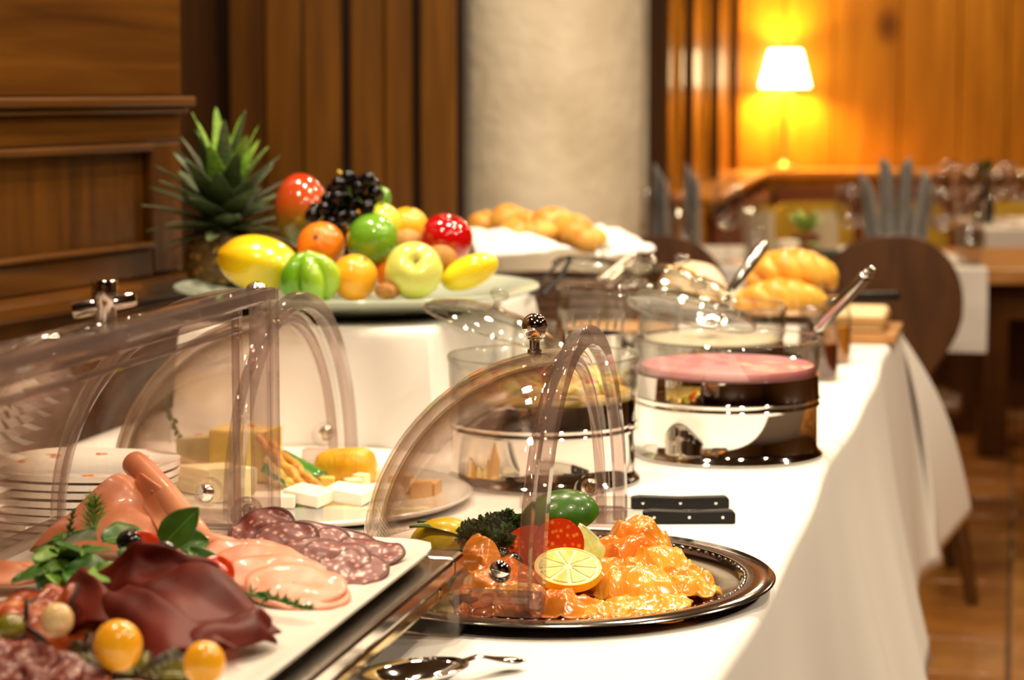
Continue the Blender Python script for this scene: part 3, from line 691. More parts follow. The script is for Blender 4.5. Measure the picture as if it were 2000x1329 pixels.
# ------------------------------------------------------------------ plates
DECO = pm('orange_floral_print', (.72, .28, .12), .3)
pc0 = Vector((-.434, 2.300, 0))
def sq(a, r): c, s_ = math.cos(a), math.sin(a); k = (abs(c)**3.2+abs(s_)**3.2)**(-1/3.2); return r*k*(1+.012*math.sin(a*7))
def mk_plate():
    t = thing('side_plate', '', 'plate')
    m = M(); pr = [(0, .003), (.6, .003), (.72, .005), (.97, .0085), (1, .009), (1.0, .0032), (.95, .0018), (.70, .0005), (.55, 0), (0, 0)]
    m.grid(lambda u, v: ((lambda q: (sq(2*PI*u, .090)*q[0]*math.cos(2*PI*u), sq(2*PI*u, .090)*q[0]*math.sin(2*PI*u), q[1]))(pr[int(round(v*9))])), 64, 9, cu=True, flip=True)
    m.obj('dish', CERAM, t)
    return t
pp = mk_plate(); NPL = 9
ords = ['bottom', 'second from bottom', 'third from bottom', 'fourth from bottom', 'middle', 'fourth from top', 'third from top', 'second from top', 'top, showing its orange print']
for k in range(NPL):
    o = pp if k == 0 else copy_tree(pp)
    o.location = pc0+Vector((rnd.uniform(-.003, .003), rnd.uniform(-.003, .003), TZ+.001+k*.0083)); o.rotation_euler = (0, 0, -TH+rnd.uniform(-.06, .06))
    o['label'] = 'squarish white plate in the stack behind the cover, '+ords[k]; o['group'] = 'stacked white side plates'
    if k == NPL-1:
        for q in range(7):
            a = R(-60+40*q); c = Vector((.071*math.cos(a), .071*math.sin(a), .0056)); m = M()
            for w_ in range(3): m.tube([c+Vector((.009*math.cos(a+1.2*w_+e*1.1)*e/4, .009*math.sin(a+1.2*w_+e*1.1)*e/4, .0006)) for e in range(5)], .0006, 5)
            m.obj('floral_print', DECO, o)
# ------------------------------------------------------------------ chrome-based glass bowls
def bowl(label, x, y, r, content, level=.006, lid=None, zr=.145, nm='glass_bowl'):
    t = thing('cooling_bowl', label, 'bowl', (x, y, TZ+.001))
    ch = .102*r/.115
    M().lathe([(0, 0), (r*1.02, 0), (r*1.035, .003), (r*1.02, .006), (r*.985, .010), (r*.975, .014), (r*.975, ch*.60), (r*.99, ch*.62), (r*1.0, ch*.64), (r*.985, ch*.67), (r*.985, ch*.69), (r*1.0, ch*.72), (r*.985, ch*.75), (r*.98, ch), (r*.95, ch), (r*.95, ch-.004)], 80).obj('chrome_base', CHROME, t)
    M().lathe([(r*.6, ch-.06), (r*.9, ch-.03), (r*.955, ch+.003), (r*.985, ch+.012), (r*.995, zr-.010), (r*1.01, zr)], 72).obj('glass_bowl', GLASS, t, solid=.0025)
    m = M(); m.lathe([(r*1.005+.0015*math.cos(a_), zr+.0015*math.sin(a_)) for a_ in [k*PI/3 for k in range(7)]], 72); m.obj('rim', GLASSD, t)
    if content:
        cz = ch+level
        m = M(); m.grid(lambda u, v: (r*.93*v*math.cos(2*PI*u), r*.93*v*math.sin(2*PI*u), cz+.003*v**6+.0022*NZ(v*math.cos(2*PI*u)*3, v*math.sin(2*PI*u)*3, 3)*(1-v**4)), 72, 24, cu=True)
        m.lathe([(r*.93, cz+.003), (r*.94, cz+.001), (r*.94, ch-.002), (r*.87, ch-.03), (0, ch-.055)], 72)
        m.obj('filling', content, t)
    return t
def lid(label, c, r, rot, cat='lid', knobm=None):
    t = thing('glass_cover', label, cat, c, rot=rot)
    M().lathe([(r, 0), (r*.99, .004), (r*.90, .010), (r*.5, .020), (0, .024)], 60).obj('disc', GLASS, t, solid=.002)
    M().lathe([(r+.0018*math.cos(a_), .0018*math.sin(a_)) for a_ in [k*PI/3 for k in range(7)]], 60).obj('rim', GLASSD, t)
    M().lathe([(.004, .022), (.004, .032), (.011, .036), (.012, .041), (.008, .046), (0, .047)], 24).obj('knob', knobm or GLASSD, t)
    return t
YOG = pm('strawberry_yoghurt', (.82, .30, .36), .22, col2=(.88, .42, .46), scale=14, coat=.4, sss=.3)
JUICE = pm('fruit_salad_juice', (.80, .45, .04), .15, col2=(.86, .62, .12), scale=50, coat=.4)
CREAM = pm('dressing', (.78, .70, .52), .3, col2=(.84, .78, .62), scale=14)
GRAN = pm('muesli', (.42, .20, .07), .8, col2=(.60, .33, .13), scale=160, bump=.8, bscale=160, bdist=.004)
Dx, Dy = .266, 2.825
bowl('chrome bowl of pink strawberry yoghurt in glass at the table edge', Dx, Dy, .1145, YOG, .008)
Ex, Ey = .036, 2.640
bE = bowl('chrome bowl of fruit salad behind the salmon dome', Ex, Ey, .109, JUICE, .004)
FRC = [pm('melon_piece', (.82, .62, .10), .3, sss=.3), pm('red_fruit_piece', (.72, .05, .03), .25, coat=.4), pm('pineapple_piece', (.86, .70, .18), .35), pm('green_fruit_piece', (.45, .55, .10), .3)]
for k in range(46):
    a = rnd.random()*6.28; q = math.sqrt(rnd.random())*.095
    M().box((0, 0, 0), (.022, .016, .013)).obj('fruit_piece', FRC[(0, 2, 1, 0, 2, 3)[k % 6]], bE, bevel=.004, loc=(q*math.cos(a), q*math.sin(a), .110+.006*rnd.random()), rot=(rnd.uniform(-.5, .5), rnd.uniform(-.5, .5), rnd.random()*3))
Fx, Fy = .285, 3.27
bowl('chrome glass bowl of pale dressing behind the pink yoghurt', Fx, Fy, .105, CREAM, .0)
Gx, Gy = .165, 3.53
bowl('chrome glass bowl of muesli behind the cutlery cup', Gx, Gy, .095, GRAN, .0)
lid('glass lid leaning open on the pink yoghurt bowl', (Dx-.040, Dy+.060, TZ+.168), .082, (R(-14), R(14), 0))
lid('glass lid leaning open on the fruit salad bowl', (Ex-.062, Ey+.02, TZ+.176), .080, (R(4), R(17), R(8)))
lid('glass lid resting on the pale dressing bowl', (Fx-.05, Fy+.02, TZ+.170), .080, (R(8), R(13), 0))
lid('glass lid resting askew on the muesli bowl', (Gx-.03, Gy+.03, TZ+.168), .075, (R(-8), R(12), 0))
# ladles: rod handle with thicker grip
def ladle(label, A, B, bowlr=.020):
    t = thing('ladle', label, 'ladle')
    d = (B-A); L_ = d.length; dn = d.normalized()
    g0 = A+dn*L_*.30
    M().tube([A, A+dn*L_*.3+dn*.003], [.0022, .0026], 12).obj('shaft', CHROME, t)
    M().tube([g0, g0+dn*.004, g0+dn*.006, B-dn*.012, B-dn*.008, B-dn*.006, B-dn*.003, B], [.0030, .0052, .0075, .0088, .0088, .0070, .0082, .0070], 20).obj('handle', STEEL, t)
    M().tube([B-dn*.001, B+dn*.004, B+dn*.008, B+dn*.009], [.0050, .0055, .0040, .0], 14).obj('end_cap', CHROME, t)
    M().at(A-dn*.006-Vector((0, 0, .004)), (R(30), 0, 0)).lathe([(0, -.012), (.012, -.009), (bowlr, 0)], 24).obj('scoop', CHROME, t, solid=.0015)
ladle('steel ladle standing in the pink yoghurt', at(1548, 694, .862), dep(1698, 532, 2.90))
ladle('steel ladle standing in the pale dressing bowl', dep(1395, 612, 3.30), dep(1490, 482, 3.36))
# cutlery cup with spoons
cx, cyy = tab(-.20, 1.02).x, tab(-.20, 1.02).y
p = dep(1160, 690, 3.03); cx, cyy = p.x, 3.03
t = thing('cutlery_cup', 'brushed steel cup holding teaspoons, behind the dome knob', 'cup', (cx, cyy, TZ+.001))
M().lathe([(0, 0), (.036, 0), (.037, .003), (.037, .127), (.038, .129), (.036, .129), (.035, .004), (0, .004)], 40).obj('cup', STEEL, t)
for k in range(8):
    m = M(); ang = R(-8+16*(k/7)); base = Vector((-.02+.0055*k, -.01+.006*(k % 3), .015))
    top = Vector((-.040+.0115*k, -.012+.008*(k % 2), .152+.008*math.sin(k*2.1)))
    pts = [base.lerp(top, q/12) for q in range(13)]
    rr = [.0022+.0040*max(0, (q-6)/6)**1.3 for q in range(13)]; rr[-1] = .0030
    m.tube(pts, rr, 12, sy=.35)
    t = m.obj('teaspoon', CHROME, loc=(cx, cyy, TZ+.001)); tag(t, ('first' if k == 0 else 'last' if k == 7 else 'inner')+' teaspoon handle up in the steel cup' if k in (0, 7) else ('second','third','fourth','fifth','sixth','seventh')[k-1]+' teaspoon from the left, handle up in the steel cup', 'spoon', 'teaspoons in the steel cup')
# clear jars
def jar(label, px, py_top, Y, r, h, mt=GLASS, fill=None):
    p = dep(px, py_top, Y)
    t = thing('glass_jar', label, 'jar', (p.x, Y, TZ+.001))
    M().lathe([(0, .001), (r*.9, .001), (r, .006), (r, h*.82), (r*.88, h*.9), (r*.92, h)], 36).obj('glass', mt, t, solid=.002)
    M().lathe([(r*.92+.0015*math.cos(a_), h+.0015*math.sin(a_)) for a_ in [k*PI/3 for k in range(7)]], 36).obj('rim', GLASSD, t)
    if fill: M().lathe([(0, .004), (r*.9, .005), (r*.93, .01), (r*.93, h*.6), (0, h*.6)], 30).obj('contents', fill, t)
    return t
jar('clear glass jar half under the fruit plate rim', 1044, 585, 3.20, .032, .125, fill=CREAM)
jar('clear glass jar between the fruit plate and the muesli bowl', 1008, 560, 3.63, .034, .13, fill=GRAN)
JAM = pm('dark_jam', (.10, .018, .004), .15, coat=.4); HON = pm('honey', (.45, .16, .015), .15, coat=.4)
jar('dark jam jar behind the ladle grip at the table edge', 1612, 560, 3.55, .021, .095, fill=JAM)
jar('amber honey jar beside the cutting board', 1634, 560, 3.78, .024, .10, fill=HON)
jar('short jam jar behind the dark one', 1585, 570, 3.80, .02, .09, fill=JAM)
# serving tongs on the bowls
BLK = pm('black_plastic', (.004, .004, .0045), .35, spec=.3)
def tongs(label, a, b, mt, spread=.012):
    A, B = a, b; d = (B-A).normalized(); side = d.cross(Vector((0, 0, 1))).normalized()
    t = thing('serving_tongs', label, 'tongs')
    for s in (-1, 1):
        M().tube([A, A.lerp(B, .1)+side*s*spread*.6+Vector((0, 0, .003)), A.lerp(B, .5)+side*s*spread, B+side*s*spread*.7], [.003, .004, .0045, .006], 10, sy=.35).obj('arm', mt, t)
    M().at(A).ball(.005, 12, 8).obj('hinge', mt, t)
tongs('black-gripped tongs lying across the clear jars beside the fruit plate', dep(1112, 505, 3.52), dep(1048, 575, 3.40), BLK)
tongs('steel tongs lying over the muesli lid, before the roll basket', dep(1275, 505, 3.56), dep(1205, 560, 3.42), STEEL, .016)
tongs('dark steel tongs beside the roll basket napkin', dep(1238, 500, 3.70), dep(1180, 545, 3.55), STEEL, .010)
# dish of small butter packs behind the pink bowl
p = at(1500, 650, TZ+.06)
t = thing('butter_dish', 'low steel dish holding small wrapped butter packs', 'dish', (p.x-.01, 3.10, TZ+.001))
p = dep(1490, 640, 3.10); t.location.x = p.x
M().lathe([(0, 0), (.05, 0), (.052, .055), (.054, .062), (.051, .062), (.049, .01), (0, .01)], 36).obj('dish', STEEL, t)
PK = [pm('white_wrapper', (.85, .83, .80), .35), pm('gold_wrapper', (.70, .55, .28), .25, .6), pm('blue_print_wrapper', (.35, .42, .62), .35)]
packs = []
for k in range(12):
    a = rnd.random()*6.28; q = rnd.random()**.5*.038
    b = M().box((0, 0, 0), (.026, .018, .009)).obj('butter_pack', PK[(0, 1, 0, 2)[k % 4]], bevel=.002, loc=(t.location.x+q*math.cos(a), 3.10+q*math.sin(a), TZ+.058+.0055*(k//3)+.003), rot=(rnd.uniform(-.4, .4), rnd.uniform(-.4, .4), rnd.random()*3))
    packs.append((('white', 'gold', 'white', 'blue-printed')[k % 4], b.location.x, b))
for c_ in ('white', 'gold', 'blue-printed'):
    for i_, (_, _, b) in enumerate(sorted([q for q in packs if q[0] == c_], key=lambda q: q[1])):
        tag(b, 'small %s wrapped butter pack in the steel dish, %s of its colour from the left' % (c_, ('first', 'second', 'third', 'fourth', 'fifth', 'sixth')[i_]), 'butter', 'butter packs in the steel dish')

# ------------------------------------------------------------------ bread
ROLL = pm('roll_crust', (.62, .26, .035), .45, col2=(.82, .46, .09), scale=30, bump=.4, bscale=60, bdist=.003, coat=.15)
BUN = pm('floury_bun', (.82, .60, .34), .75, col2=(.92, .80, .62), scale=22, bump=.3, bscale=60, bdist=.003)
BRAID = pm('braided_crust', (.72, .30, .025), .35, col2=(.88, .52, .08), scale=26, coat=.35)
WICK = pm('wicker', (.09, .035, .01), .6)
def basket(label, c, rx, ry, h, rz=0, mt=WICK):
    t = thing('bread_basket', label, 'basket', c, rz)
    M().prism([(rx*.9*math.cos(2*PI*k/30), ry*.9*math.sin(2*PI*k/30)) for k in range(30)], 0, .006).obj('base', mt, t)
    m = M(); n = 9
    for k in range(n):
        zz = .006+(h-.008)*k/(n-1); f = .9+.12*k/(n-1)
        m.tube([(rx*f*math.cos(2*PI*q/48)*(1+.018*(-1)**(q+k)), ry*f*math.sin(2*PI*q/48)*(1+.018*(-1)**(q+k)), zz) for q in range(49)], h/n*.55, 6, cap=False)
    m.obj('woven_side', mt, t); return t
bc = (pxx(1085, 3.90)+.005, 3.90)
basket('tall dark wicker basket lined with white napkins, full of crusty rolls', (bc[0], bc[1], TZ+.001), .135, .10, .130, -TH)
def roll(label, p, r, asp, rz, mt, seed, name='bread_roll', slash=2, grp=None):
    def f(d):
        k = 1+.05*NZ(d.x*2+seed, d.y*2, d.z*2)
        if slash:
            for q in range(slash):
                c = (-.5+ (q+.5)/slash)*1.3; k -= .16*math.exp(-((d.x-c)/.10)**2)*max(0, d.z)
        return k
    o = M().ball((r*asp, r, r*.86), 30, 22, f).obj(name, mt, loc=p, rot=(0, 0, rz)); return tag(o, label, 'bread', grp)
for k, (px, py, Y, r, rz, lab) in enumerate([(950, 436, 3.93, .026, .3, 'leftmost, low behind the red apple'), (992, 428, 3.92, .030, 1.0, 'tall and left of the middle'), (1030, 436, 3.95, .025, .2, 'low in the middle'), (1078, 436, 3.92, .033, .6, 'largest, split-topped, in the middle'), (1120, 452, 3.88, .034, 1.9, 'front right, deep brown'), (1150, 468, 3.84, .026, .5, 'lowest at the right'), (1050, 455, 3.86, .028, .1, 'front middle'), (1005, 455, 3.86, .026, 2.2, 'front left beside the napkin')]):
    roll('crusty golden roll in the napkin basket, '+lab, dep(px, py, Y), r, 1.25, rz, ROLL, k*3.1, grp='crusty rolls in the basket')
# napkins draped in the basket
def napkin(label, pts, seed, mt=NAPK, name='cloth_napkin'):
    a, b, c, d = [Vector(q) for q in pts]
    m = M(); m.grid(lambda u, v: (a.lerp(b, u)).lerp(d.lerp(c, u), v)+Vector((.004*NZ(u*4, v*3, seed), .006*math.sin(u*9+seed)*v, .010*math.sin(PI*u)*math.sin(PI*v)+.005*NZ(u*5, v*4, seed+5))), 30, 20)
    return tag(m.obj(name, mt, solid=.007, sub=1), label, 'napkin')
napkin('white napkin hanging over the near left rim of the roll basket', [dep(915, 445, 3.86), dep(1040, 462, 3.80), dep(1122, 488, 3.72), dep(930, 505, 3.72)], 1)
napkin('white napkin folded over the right end of the roll basket', [dep(1150, 440, 4.0), dep(1215, 452, 4.0), dep(1282, 488, 3.86), dep(1165, 505, 3.80)], 4)
# wooden crate with bun and braid
t = thing('bread_board', 'dark wooden board on feet carrying the bun and braided loaves', 'board', (pxx(1450, 3.96), 3.96, TZ+.001), -R(4))
M().box((0, 0, .062), (.31, .17, .014)).obj('board', CHAIRW, t, smooth=False, bevel=.003)
for sx in (-1, 1): M().box((sx*.12, 0, .0275), (.02, .15, .055)).obj('foot', CHAIRW, t, smooth=False)
roll('pale floury round bun behind the tilted glass lids', dep(1352, 562, 3.93), .052, 1.12, .2, BUN, 2.2, 'round_bun', 0)
roll('second pale bun half hidden by the far ladle', dep(1425, 590, 3.97), .034, 1.1, .6, BUN, 8.2, 'round_bun', 0)
def braid(label, p, L_, r, rz, seed, sc=(1, 1, 1)):
    t = thing('braided_loaf', label, 'bread', p, rz)
    for s in range(3):
        m = M(); n = 44; ph = s*2*PI/3
        pts = [(L_*(q/n-.5), r*.55*math.sin(2*PI*q/n*1.6+ph)*abs(math.sin(PI*q/n))**.5, r*.28*math.sin(4*PI*q/n*1.6+2*ph)+r*.5*math.sin(PI*q/n)) for q in range(n+1)]
        m.tube(pts, [r*.72*(.25+.75*abs(math.sin(PI*q/n))**.6) for q in range(n+1)], 16)
        m.obj('strand', BRAID, t)
    return t
braid('golden braided loaf standing on top beside the far ladle', dep(1545, 545, 3.93), .150, .036, R(-4), 1)
braid('second braided loaf lying beneath the golden one', dep(1525, 592, 3.86), .150, .028, R(3), 2)
# cutting board with bread slices
p = at(1700, 655, TZ)
t = thing('cutting_board', 'pale wooden cutting board with dark edge at the far table end', 'board', (p.x-.03, 4.17, TZ+.001), -TH)
M().box((0, 0, .010), (.15, .22, .018)).obj('board', TABLEW, t, smooth=False, bevel=.003)
t = thing('white_bread_block', 'cut block of pale bread on the cutting board', 'bread', (p.x-.035, 4.15, TZ+.0205), -TH)
M().box((0, 0, .018), (.105, .16, .036)).obj('crumb', pm('bread_crumb', (.80, .62, .34), .8, col2=(.86, .70, .42), scale=60), t, bevel=.008)
M().box((0, 0, .0185), (.110, .165, .022)).obj('crust', pm('bread_crust', (.42, .22, .07), .6), t, bevel=.006)
t = thing('bread_knife', 'long black-handled bread knife behind the cutting board', 'knife', (pxx(1705, 4.3), 4.30, TZ+.062), R(4))
M().box((0, 0, 0), (.115, .022, .016)).obj('handle', BLK, t, bevel=.005); M().box((-.14, 0, 0), (.17, .020, .002)).obj('blade', STEEL, t, smooth=False)
t.location = (pxx(1700, 4.28), 4.28, TZ+.067)

# ------------------------------------------------------------------ knives by the salmon tray
def knife(label, px0, py0, px1, py1):
    A, B = at(px0, py0, TZ+.0075), at(px1, py1, TZ+.0075); d = B-A; rz = math.atan2(d.y, d.x); Lh = d.length
    t = thing('table_knife', label, 'knife', A, rz)
    poly = [(0, -.006), (.010, -.0075), (Lh*.85, -.0065), (Lh*.97, -.0085), (Lh, -.005), (Lh, .004), (Lh*.96, .0075), (Lh*.5, .006), (.01, .0075), (0, .006)]
    M().at((0, 0, 0), (R(90), 0, 0)).prism([(x, y*1.05) for x, y in poly], -.0065, -.0012).obj('handle_scale', BLK, t, bevel=.0018)
    M().at((0, 0, 0), (R(90), 0, 0)).prism([(x, y*1.05) for x, y in poly], .0012, .0065).obj('handle_scale', BLK, t, bevel=.0018)
    M().at((0, 0, 0), (R(90), 0, 0)).prism([(x, y*1.08) for x, y in poly], -.0012, .0012).obj('tang', STEEL, t, smooth=False)
    for q in (.12, .5, .86):
        for s in (-1, 1): M().at((Lh*q, s*.0066, .0005), (R(90), 0, 0)).lathe([(0, .0004), (.0015, .0003), (.0016, -.0003), (0, -.0004)], 12).obj('rivet', CHROME, t)
        M().at((Lh*q, 0, .0068)).lathe([(0, .0004), (.0015, .0002), (.0016, -.002)], 12).obj('rivet', CHROME, t)
    M().prism([(0, -.0012), (0, .0012), (-.10, .0008), (-.12, 0), (-.10, -.0008)], -.0065, .0065).obj('blade', STEEL, t, smooth=False)
# lay them flat: rotate so that the broad side is down
knife('black riveted knife on the cloth, the farther of two', 1232, 982, 1424, 982)
knife('black riveted knife on the cloth, the nearer of two', 1255, 1010, 1436, 1010)

# ------------------------------------------------------------------ fruit plate and fruit
PLG = pm('pale_green_ceramic', (.50, .60, .48), .12, col2=(.58, .66, .54), scale=6, coat=.5)
pcx, pcy = pxx(697, 3.12)+.0, 3.12
t = thing('fruit_plate', 'large pale green plate on the raised cloth, heaped with fruit', 'plate', (pcx, pcy, TZ+RZ+.002))
PR = .247
M().lathe([(0, .006), (.10, .006), (.15, .010), (PR-.01, .0305), (PR, .033), (PR+.001, .030), (PR-.01, .024), (.16, .002), (.14, 0), (0, 0)], 96).obj('plate', PLG, t)
PZ = TZ+RZ+.008
def skin(name, c1, c2, lo, hi, axis=2, rough=.18, coat=.5, namt=.15): return zgrad(name, [(.2, c1), (.8, c2)], rough, coat, axis, lo=lo, hi=hi, namt=namt)
ORS = pm('orange_peel', (.88, .36, .01), .3, col2=(.93, .46, .02), scale=30, bump=.35, bscale=420, bdist=.001, coat=.35)
ORD = pm('mandarin_peel', (.82, .16, .008), .3, col2=(.88, .25, .012), scale=30, bump=.3, bscale=380, bdist=.001, coat=.35)
STEMM = pm('stem_brown', (.10, .055, .02), .7)
def fruit(name, label, cat, px, py, Y, r, mt, rot=(0, 0, 0), fn=None, stem=None, n=30):
    t = thing(name, label, cat, dep(px, py, Y), rot=rot)
    rr = r if hasattr(r, '__len__') else (r, r, r)
    M().ball(rr, n, 24, fn).obj('skin', mt, t)
    if stem: stem(t, rr)
    return t
def navel(t, rr): M().at((0, 0, rr[2]*.985)).lathe([(.0035, 0), (.003, .001), (.0, .0012)], 10).obj('stem_scar', STEMM, t)
def apple_fn(d):
    q = abs(d.z); k = 1-.04*(1-q); 
    if d.z > 0: k -= .33*math.exp(-(1-d.z)/.035)
    else: k -= .22*math.exp(-(1+d.z)/.03)
    return k*(1+.02*math.cos(5*math.atan2(d.y, d.x))*(1 if d.z < 0 else .3)*q)
def apstem(t, rr): M().tube([(0, 0, rr[2]*.62), (.001, 0, rr[2]*.85), (.004, 0, rr[2]*1.0)], [.0012, .001, .0015], 8).obj('stem', STEMM, t)
fruit('orange', 'bright orange at the plate front between star fruit and green apple', 'orange', 692, 543, 2.96, .0305, ORS, (R(20), R(30), 0), None, navel)
fruit('green_apple', 'yellow-green apple with stem hollow facing forward, at the plate front', 'apple', 808, 529, 2.95, (.039, .039, .036), skin('golden_apple_skin', (.62, .66, .06), (.72, .74, .16), -.03, .03), (R(62), R(10), 0), apple_fn, apstem)
fruit('red_apple', 'glossy dark red apple at the right of the heap', 'apple', 871, 468, 3.06, (.037, .037, .035), zgrad('red_apple_skin', [(.1, (.62, .10, .02)), (.5, (.50, .004, .004)), (1, (.42, .002, .004))], .1, .9, lo=-.035, hi=.035), (R(15), R(15), 0), apple_fn, apstem)
fruit('lime', 'green lime in front of the grapes', 'lime', 727, 468, 3.02, (.034, .034, .037), skin('lime_skin', (.03, .16, .005), (.15, .36, .02), -.03, .03, namt=.25), (R(60), R(60), 0), lambda d: 1+.12*max(0, abs(d.z)-.86)*3, navel)
fruit('green_citrus', 'yellow-green citrus behind the lime', 'citrus', 740, 440, 3.10, .031, skin('yellowgreen_skin', (.55, .62, .02), (.62, .70, .05), -.03, .03), (R(20), R(10), 0), None, navel)
fruit('mandarin', 'deep orange mandarin with stem scar, left of the lime', 'mandarin', 627, 480, 3.04, (.032, .032, .029), ORD, (R(60), R(-20), 0), lambda d: 1-.05*math.exp(-(1-abs(d.z))/.04)+.012*math.cos(8*math.atan2(d.y, d.x))*abs(d.z), navel)
fruit('mandarin', 'orange mandarin behind, between grapes and red apple', 'mandarin', 797, 442, 3.14, (.028, .028, .026), ORS, (R(10), R(10), 0), None, navel)
fruit('kiwi', 'brown kiwi between green apple and red apple', 'kiwi', 857, 510, 3.01, (.021, .021, .027), pm('kiwi_skin', (.30, .14, .03), .75, col2=(.45, .22, .05), scale=90, bump=.4, bscale=300, bdist=.001), (R(80), 0, R(60)))
fruit('kiwi', 'brown kiwi behind the green apple and mandarin', 'kiwi', 795, 478, 3.08, (.021, .021, .027), pm('kiwi_skin_light', (.42, .20, .05), .75, col2=(.52, .28, .08), scale=90), (R(80), 0, R(20)))
fruit('passion_fruit', 'dried brown fruit lying between orange and green apple', 'fruit', 757, 568, 2.93, (.017, .015, .011), pm('husk', (.30, .12, .025), .7, col2=(.5, .24, .06), scale=60, bump=.7, bscale=120, bdist=.003), (0, 0, .4), lambda d: 1+.15*NZ(d.x*4, d.y*4, d.z*4))
fruit('lime', 'small green lime behind the grape bunch', 'lime', 738, 392, 3.20, (.017, .017, .021), skin('lime_skin_dark', (.04, .18, .01), (.12, .3, .03), -.02, .02), (0, R(40), 0))
fruit('orange', 'orange hidden deep in the heap behind the yellow-green citrus', 'orange', 715, 428, 3.19, .030, ORS, (0, 0, 0), None, navel)
fruit('mango', 'large red and green mango behind the grapes', 'mango', 590, 412, 3.18, (.038, .036, .052), zgrad('mango_skin', [(.15, (.10, .13, .01)), (.42, (.26, .12, .012)), (.62, (.46, .08, .01)), (1, (.50, .03, .006))], .15, .6, lo=-.05, hi=.05), (R(-6), R(-12), 0), lambda d: 1+.06*d.x*d.z, navel)
fruit('pear_melon', 'smooth yellow fruit at the right end of the plate', 'fruit', 912, 534, 2.98, (.021, .020, .040), pm('yellow_skin', (.86, .62, .01), .2, col2=(.92, .74, .03), scale=20, coat=.4), (0, R(66), R(-8)), lambda d: 1+.10*d.z)
fruit('orange', 'small orange wedged low behind green apple and orange', 'orange', 762, 532, 3.02, .022, ORD, (0, 0, 0), None, navel)
# papaya (ribbed, pointed)
def papf(d): return (1-.10*d.z)*(1+.03*math.cos(5*math.atan2(d.y, d.x)))*(1+.08*max(0, d.z-.9)*8)
PAP = zgrad('papaya_skin', [(.1, (.86, .50, .005)), (.55, (.90, .66, .01)), (.85, (.72, .60, .02)), (1, (.45, .45, .02))], .22, .5, lo=.055, hi=-.055, namt=.2)
t = fruit('papaya', 'yellow ribbed papaya at the left front of the plate', 'papaya', 500, 515, 3.0, (.0365, .0365, .054), PAP, (R(0), R(-78), R(-8)), papf)
M().at((0, 0, .057)).lathe([(.007, -.003), (.006, .001), (.0, .0015)], 10).obj('stem_scar', STEMM, t)
# star fruit
def starf(d):
    a = math.atan2(d.y, d.x); r_ = math.hypot(d.x, d.y); c = abs(math.cos(2.5*a)); return 1-r_*(.42*(1-c**.7))
t = fruit('star_fruit', 'green five-ridged star fruit standing at the plate front', 'star fruit', 604, 545, 2.94, (.041, .037, .036), zgrad('star_skin', [(0, (.10, .32, .01)), (.5, (.22, .48, .02)), (1, (.36, .56, .04))], .15, .5, axis=0, lo=-.03, hi=.03, namt=.2), (R(14), R(-6), R(-24+18)), starf, None, 60)
# grapes
GR = pm('black_grape', (.003, .002, .004), .07, spec=.4)
t = thing('grape_bunch', 'bunch of shiny black grapes on top of the fruit', 'grapes', dep(668, 410, 3.10))
gl = []
base = dep(668, 410, 3.10)
cand = []
rg = random.Random(3)
for (px, py, rx_, ry_) in ((690, 375, 46, 30), (665, 410, 38, 34), (650, 440, 26, 22), (625, 418, 16, 12), (718, 385, 20, 26)):
    for k in range(90):
        a = rg.random()*6.28; q = math.sqrt(rg.random()); cand.append(dep(px+rx_*q*math.cos(a), py+ry_*q*math.sin(a), 3.10+rg.uniform(-.024, .02)))
for c in cand:
    if all((c-g).length > .0165 for g in gl): gl.append(c)
gm = None
for c in gl:
    if gm is None: o = M().ball((.0104, .0104, .0112), 16, 12).obj('grape', GR, t); gm = o
    else: o = gm.copy(); C.objects.link(o)
    o.location = c-base; o.rotation_euler = (rg.random(), rg.random(), 0)
M().tube([dep(672, 350, 3.10)-base, dep(664, 338, 3.10)-base, dep(659, 336, 3.10)-base], [.0022, .003, .0036], 8).obj('stem', pm('grape_stem', (.55, .36, .04), .6), t)
for k in range(8): M().tube([dep(675, 360, 3.1)-base, (gl[k*5 % len(gl)]-base)], .001, 5).obj('stalk', PARLL, t)
# pineapple
pb = dep(437, 470, 3.24)
t = thing('pineapple', 'pineapple with spiky grey-green crown behind the papaya', 'pineapple', (pb.x, pb.y, TZ+RZ+.030))
hb = pb.z-(TZ+RZ+.030)+.01
PB = spots('pineapple_skin', (.10, .05, .01), (.34, .19, .03), 70, .6, .15, .5)
M().grid(lambda u, v: (lambda rr: (rr*math.cos(2*PI*u), rr*math.sin(2*PI*u), hb*v))((.040+.012*math.sin(PI*(.2+.7*v)))*(1+.05*abs(math.sin(8*PI*u+v*9))*abs(math.sin(v*14)))), 64, 24, cu=True).obj('body', PB, t)
PL = [pm('pineapple_leaf_%s' % k, c, .45, col2=d, scale=40, stretch=(1, 6, 6), coat=.1) for k, c, d in (('grey', (.055, .085, .035), (.13, .17, .08)), ('dark', (.02, .04, .012), (.06, .09, .03)), ('bright', (.10, .26, .015), (.26, .42, .05)))]
rp = random.Random(11)
def pleaf(L_, W, curl):
    m = M(); n = 12
    m.grid(lambda u, v: ((v-.5)*2*W*(1-u)**.55*(1+.25*math.sin(PI*min(1, u*1.6)))*(1 if u < 1 else 0), -curl*L_*u*u-.35*W*(1-abs(v-.5)*2)*(1-u), L_*u), n, 6)
    return m
layers = 54
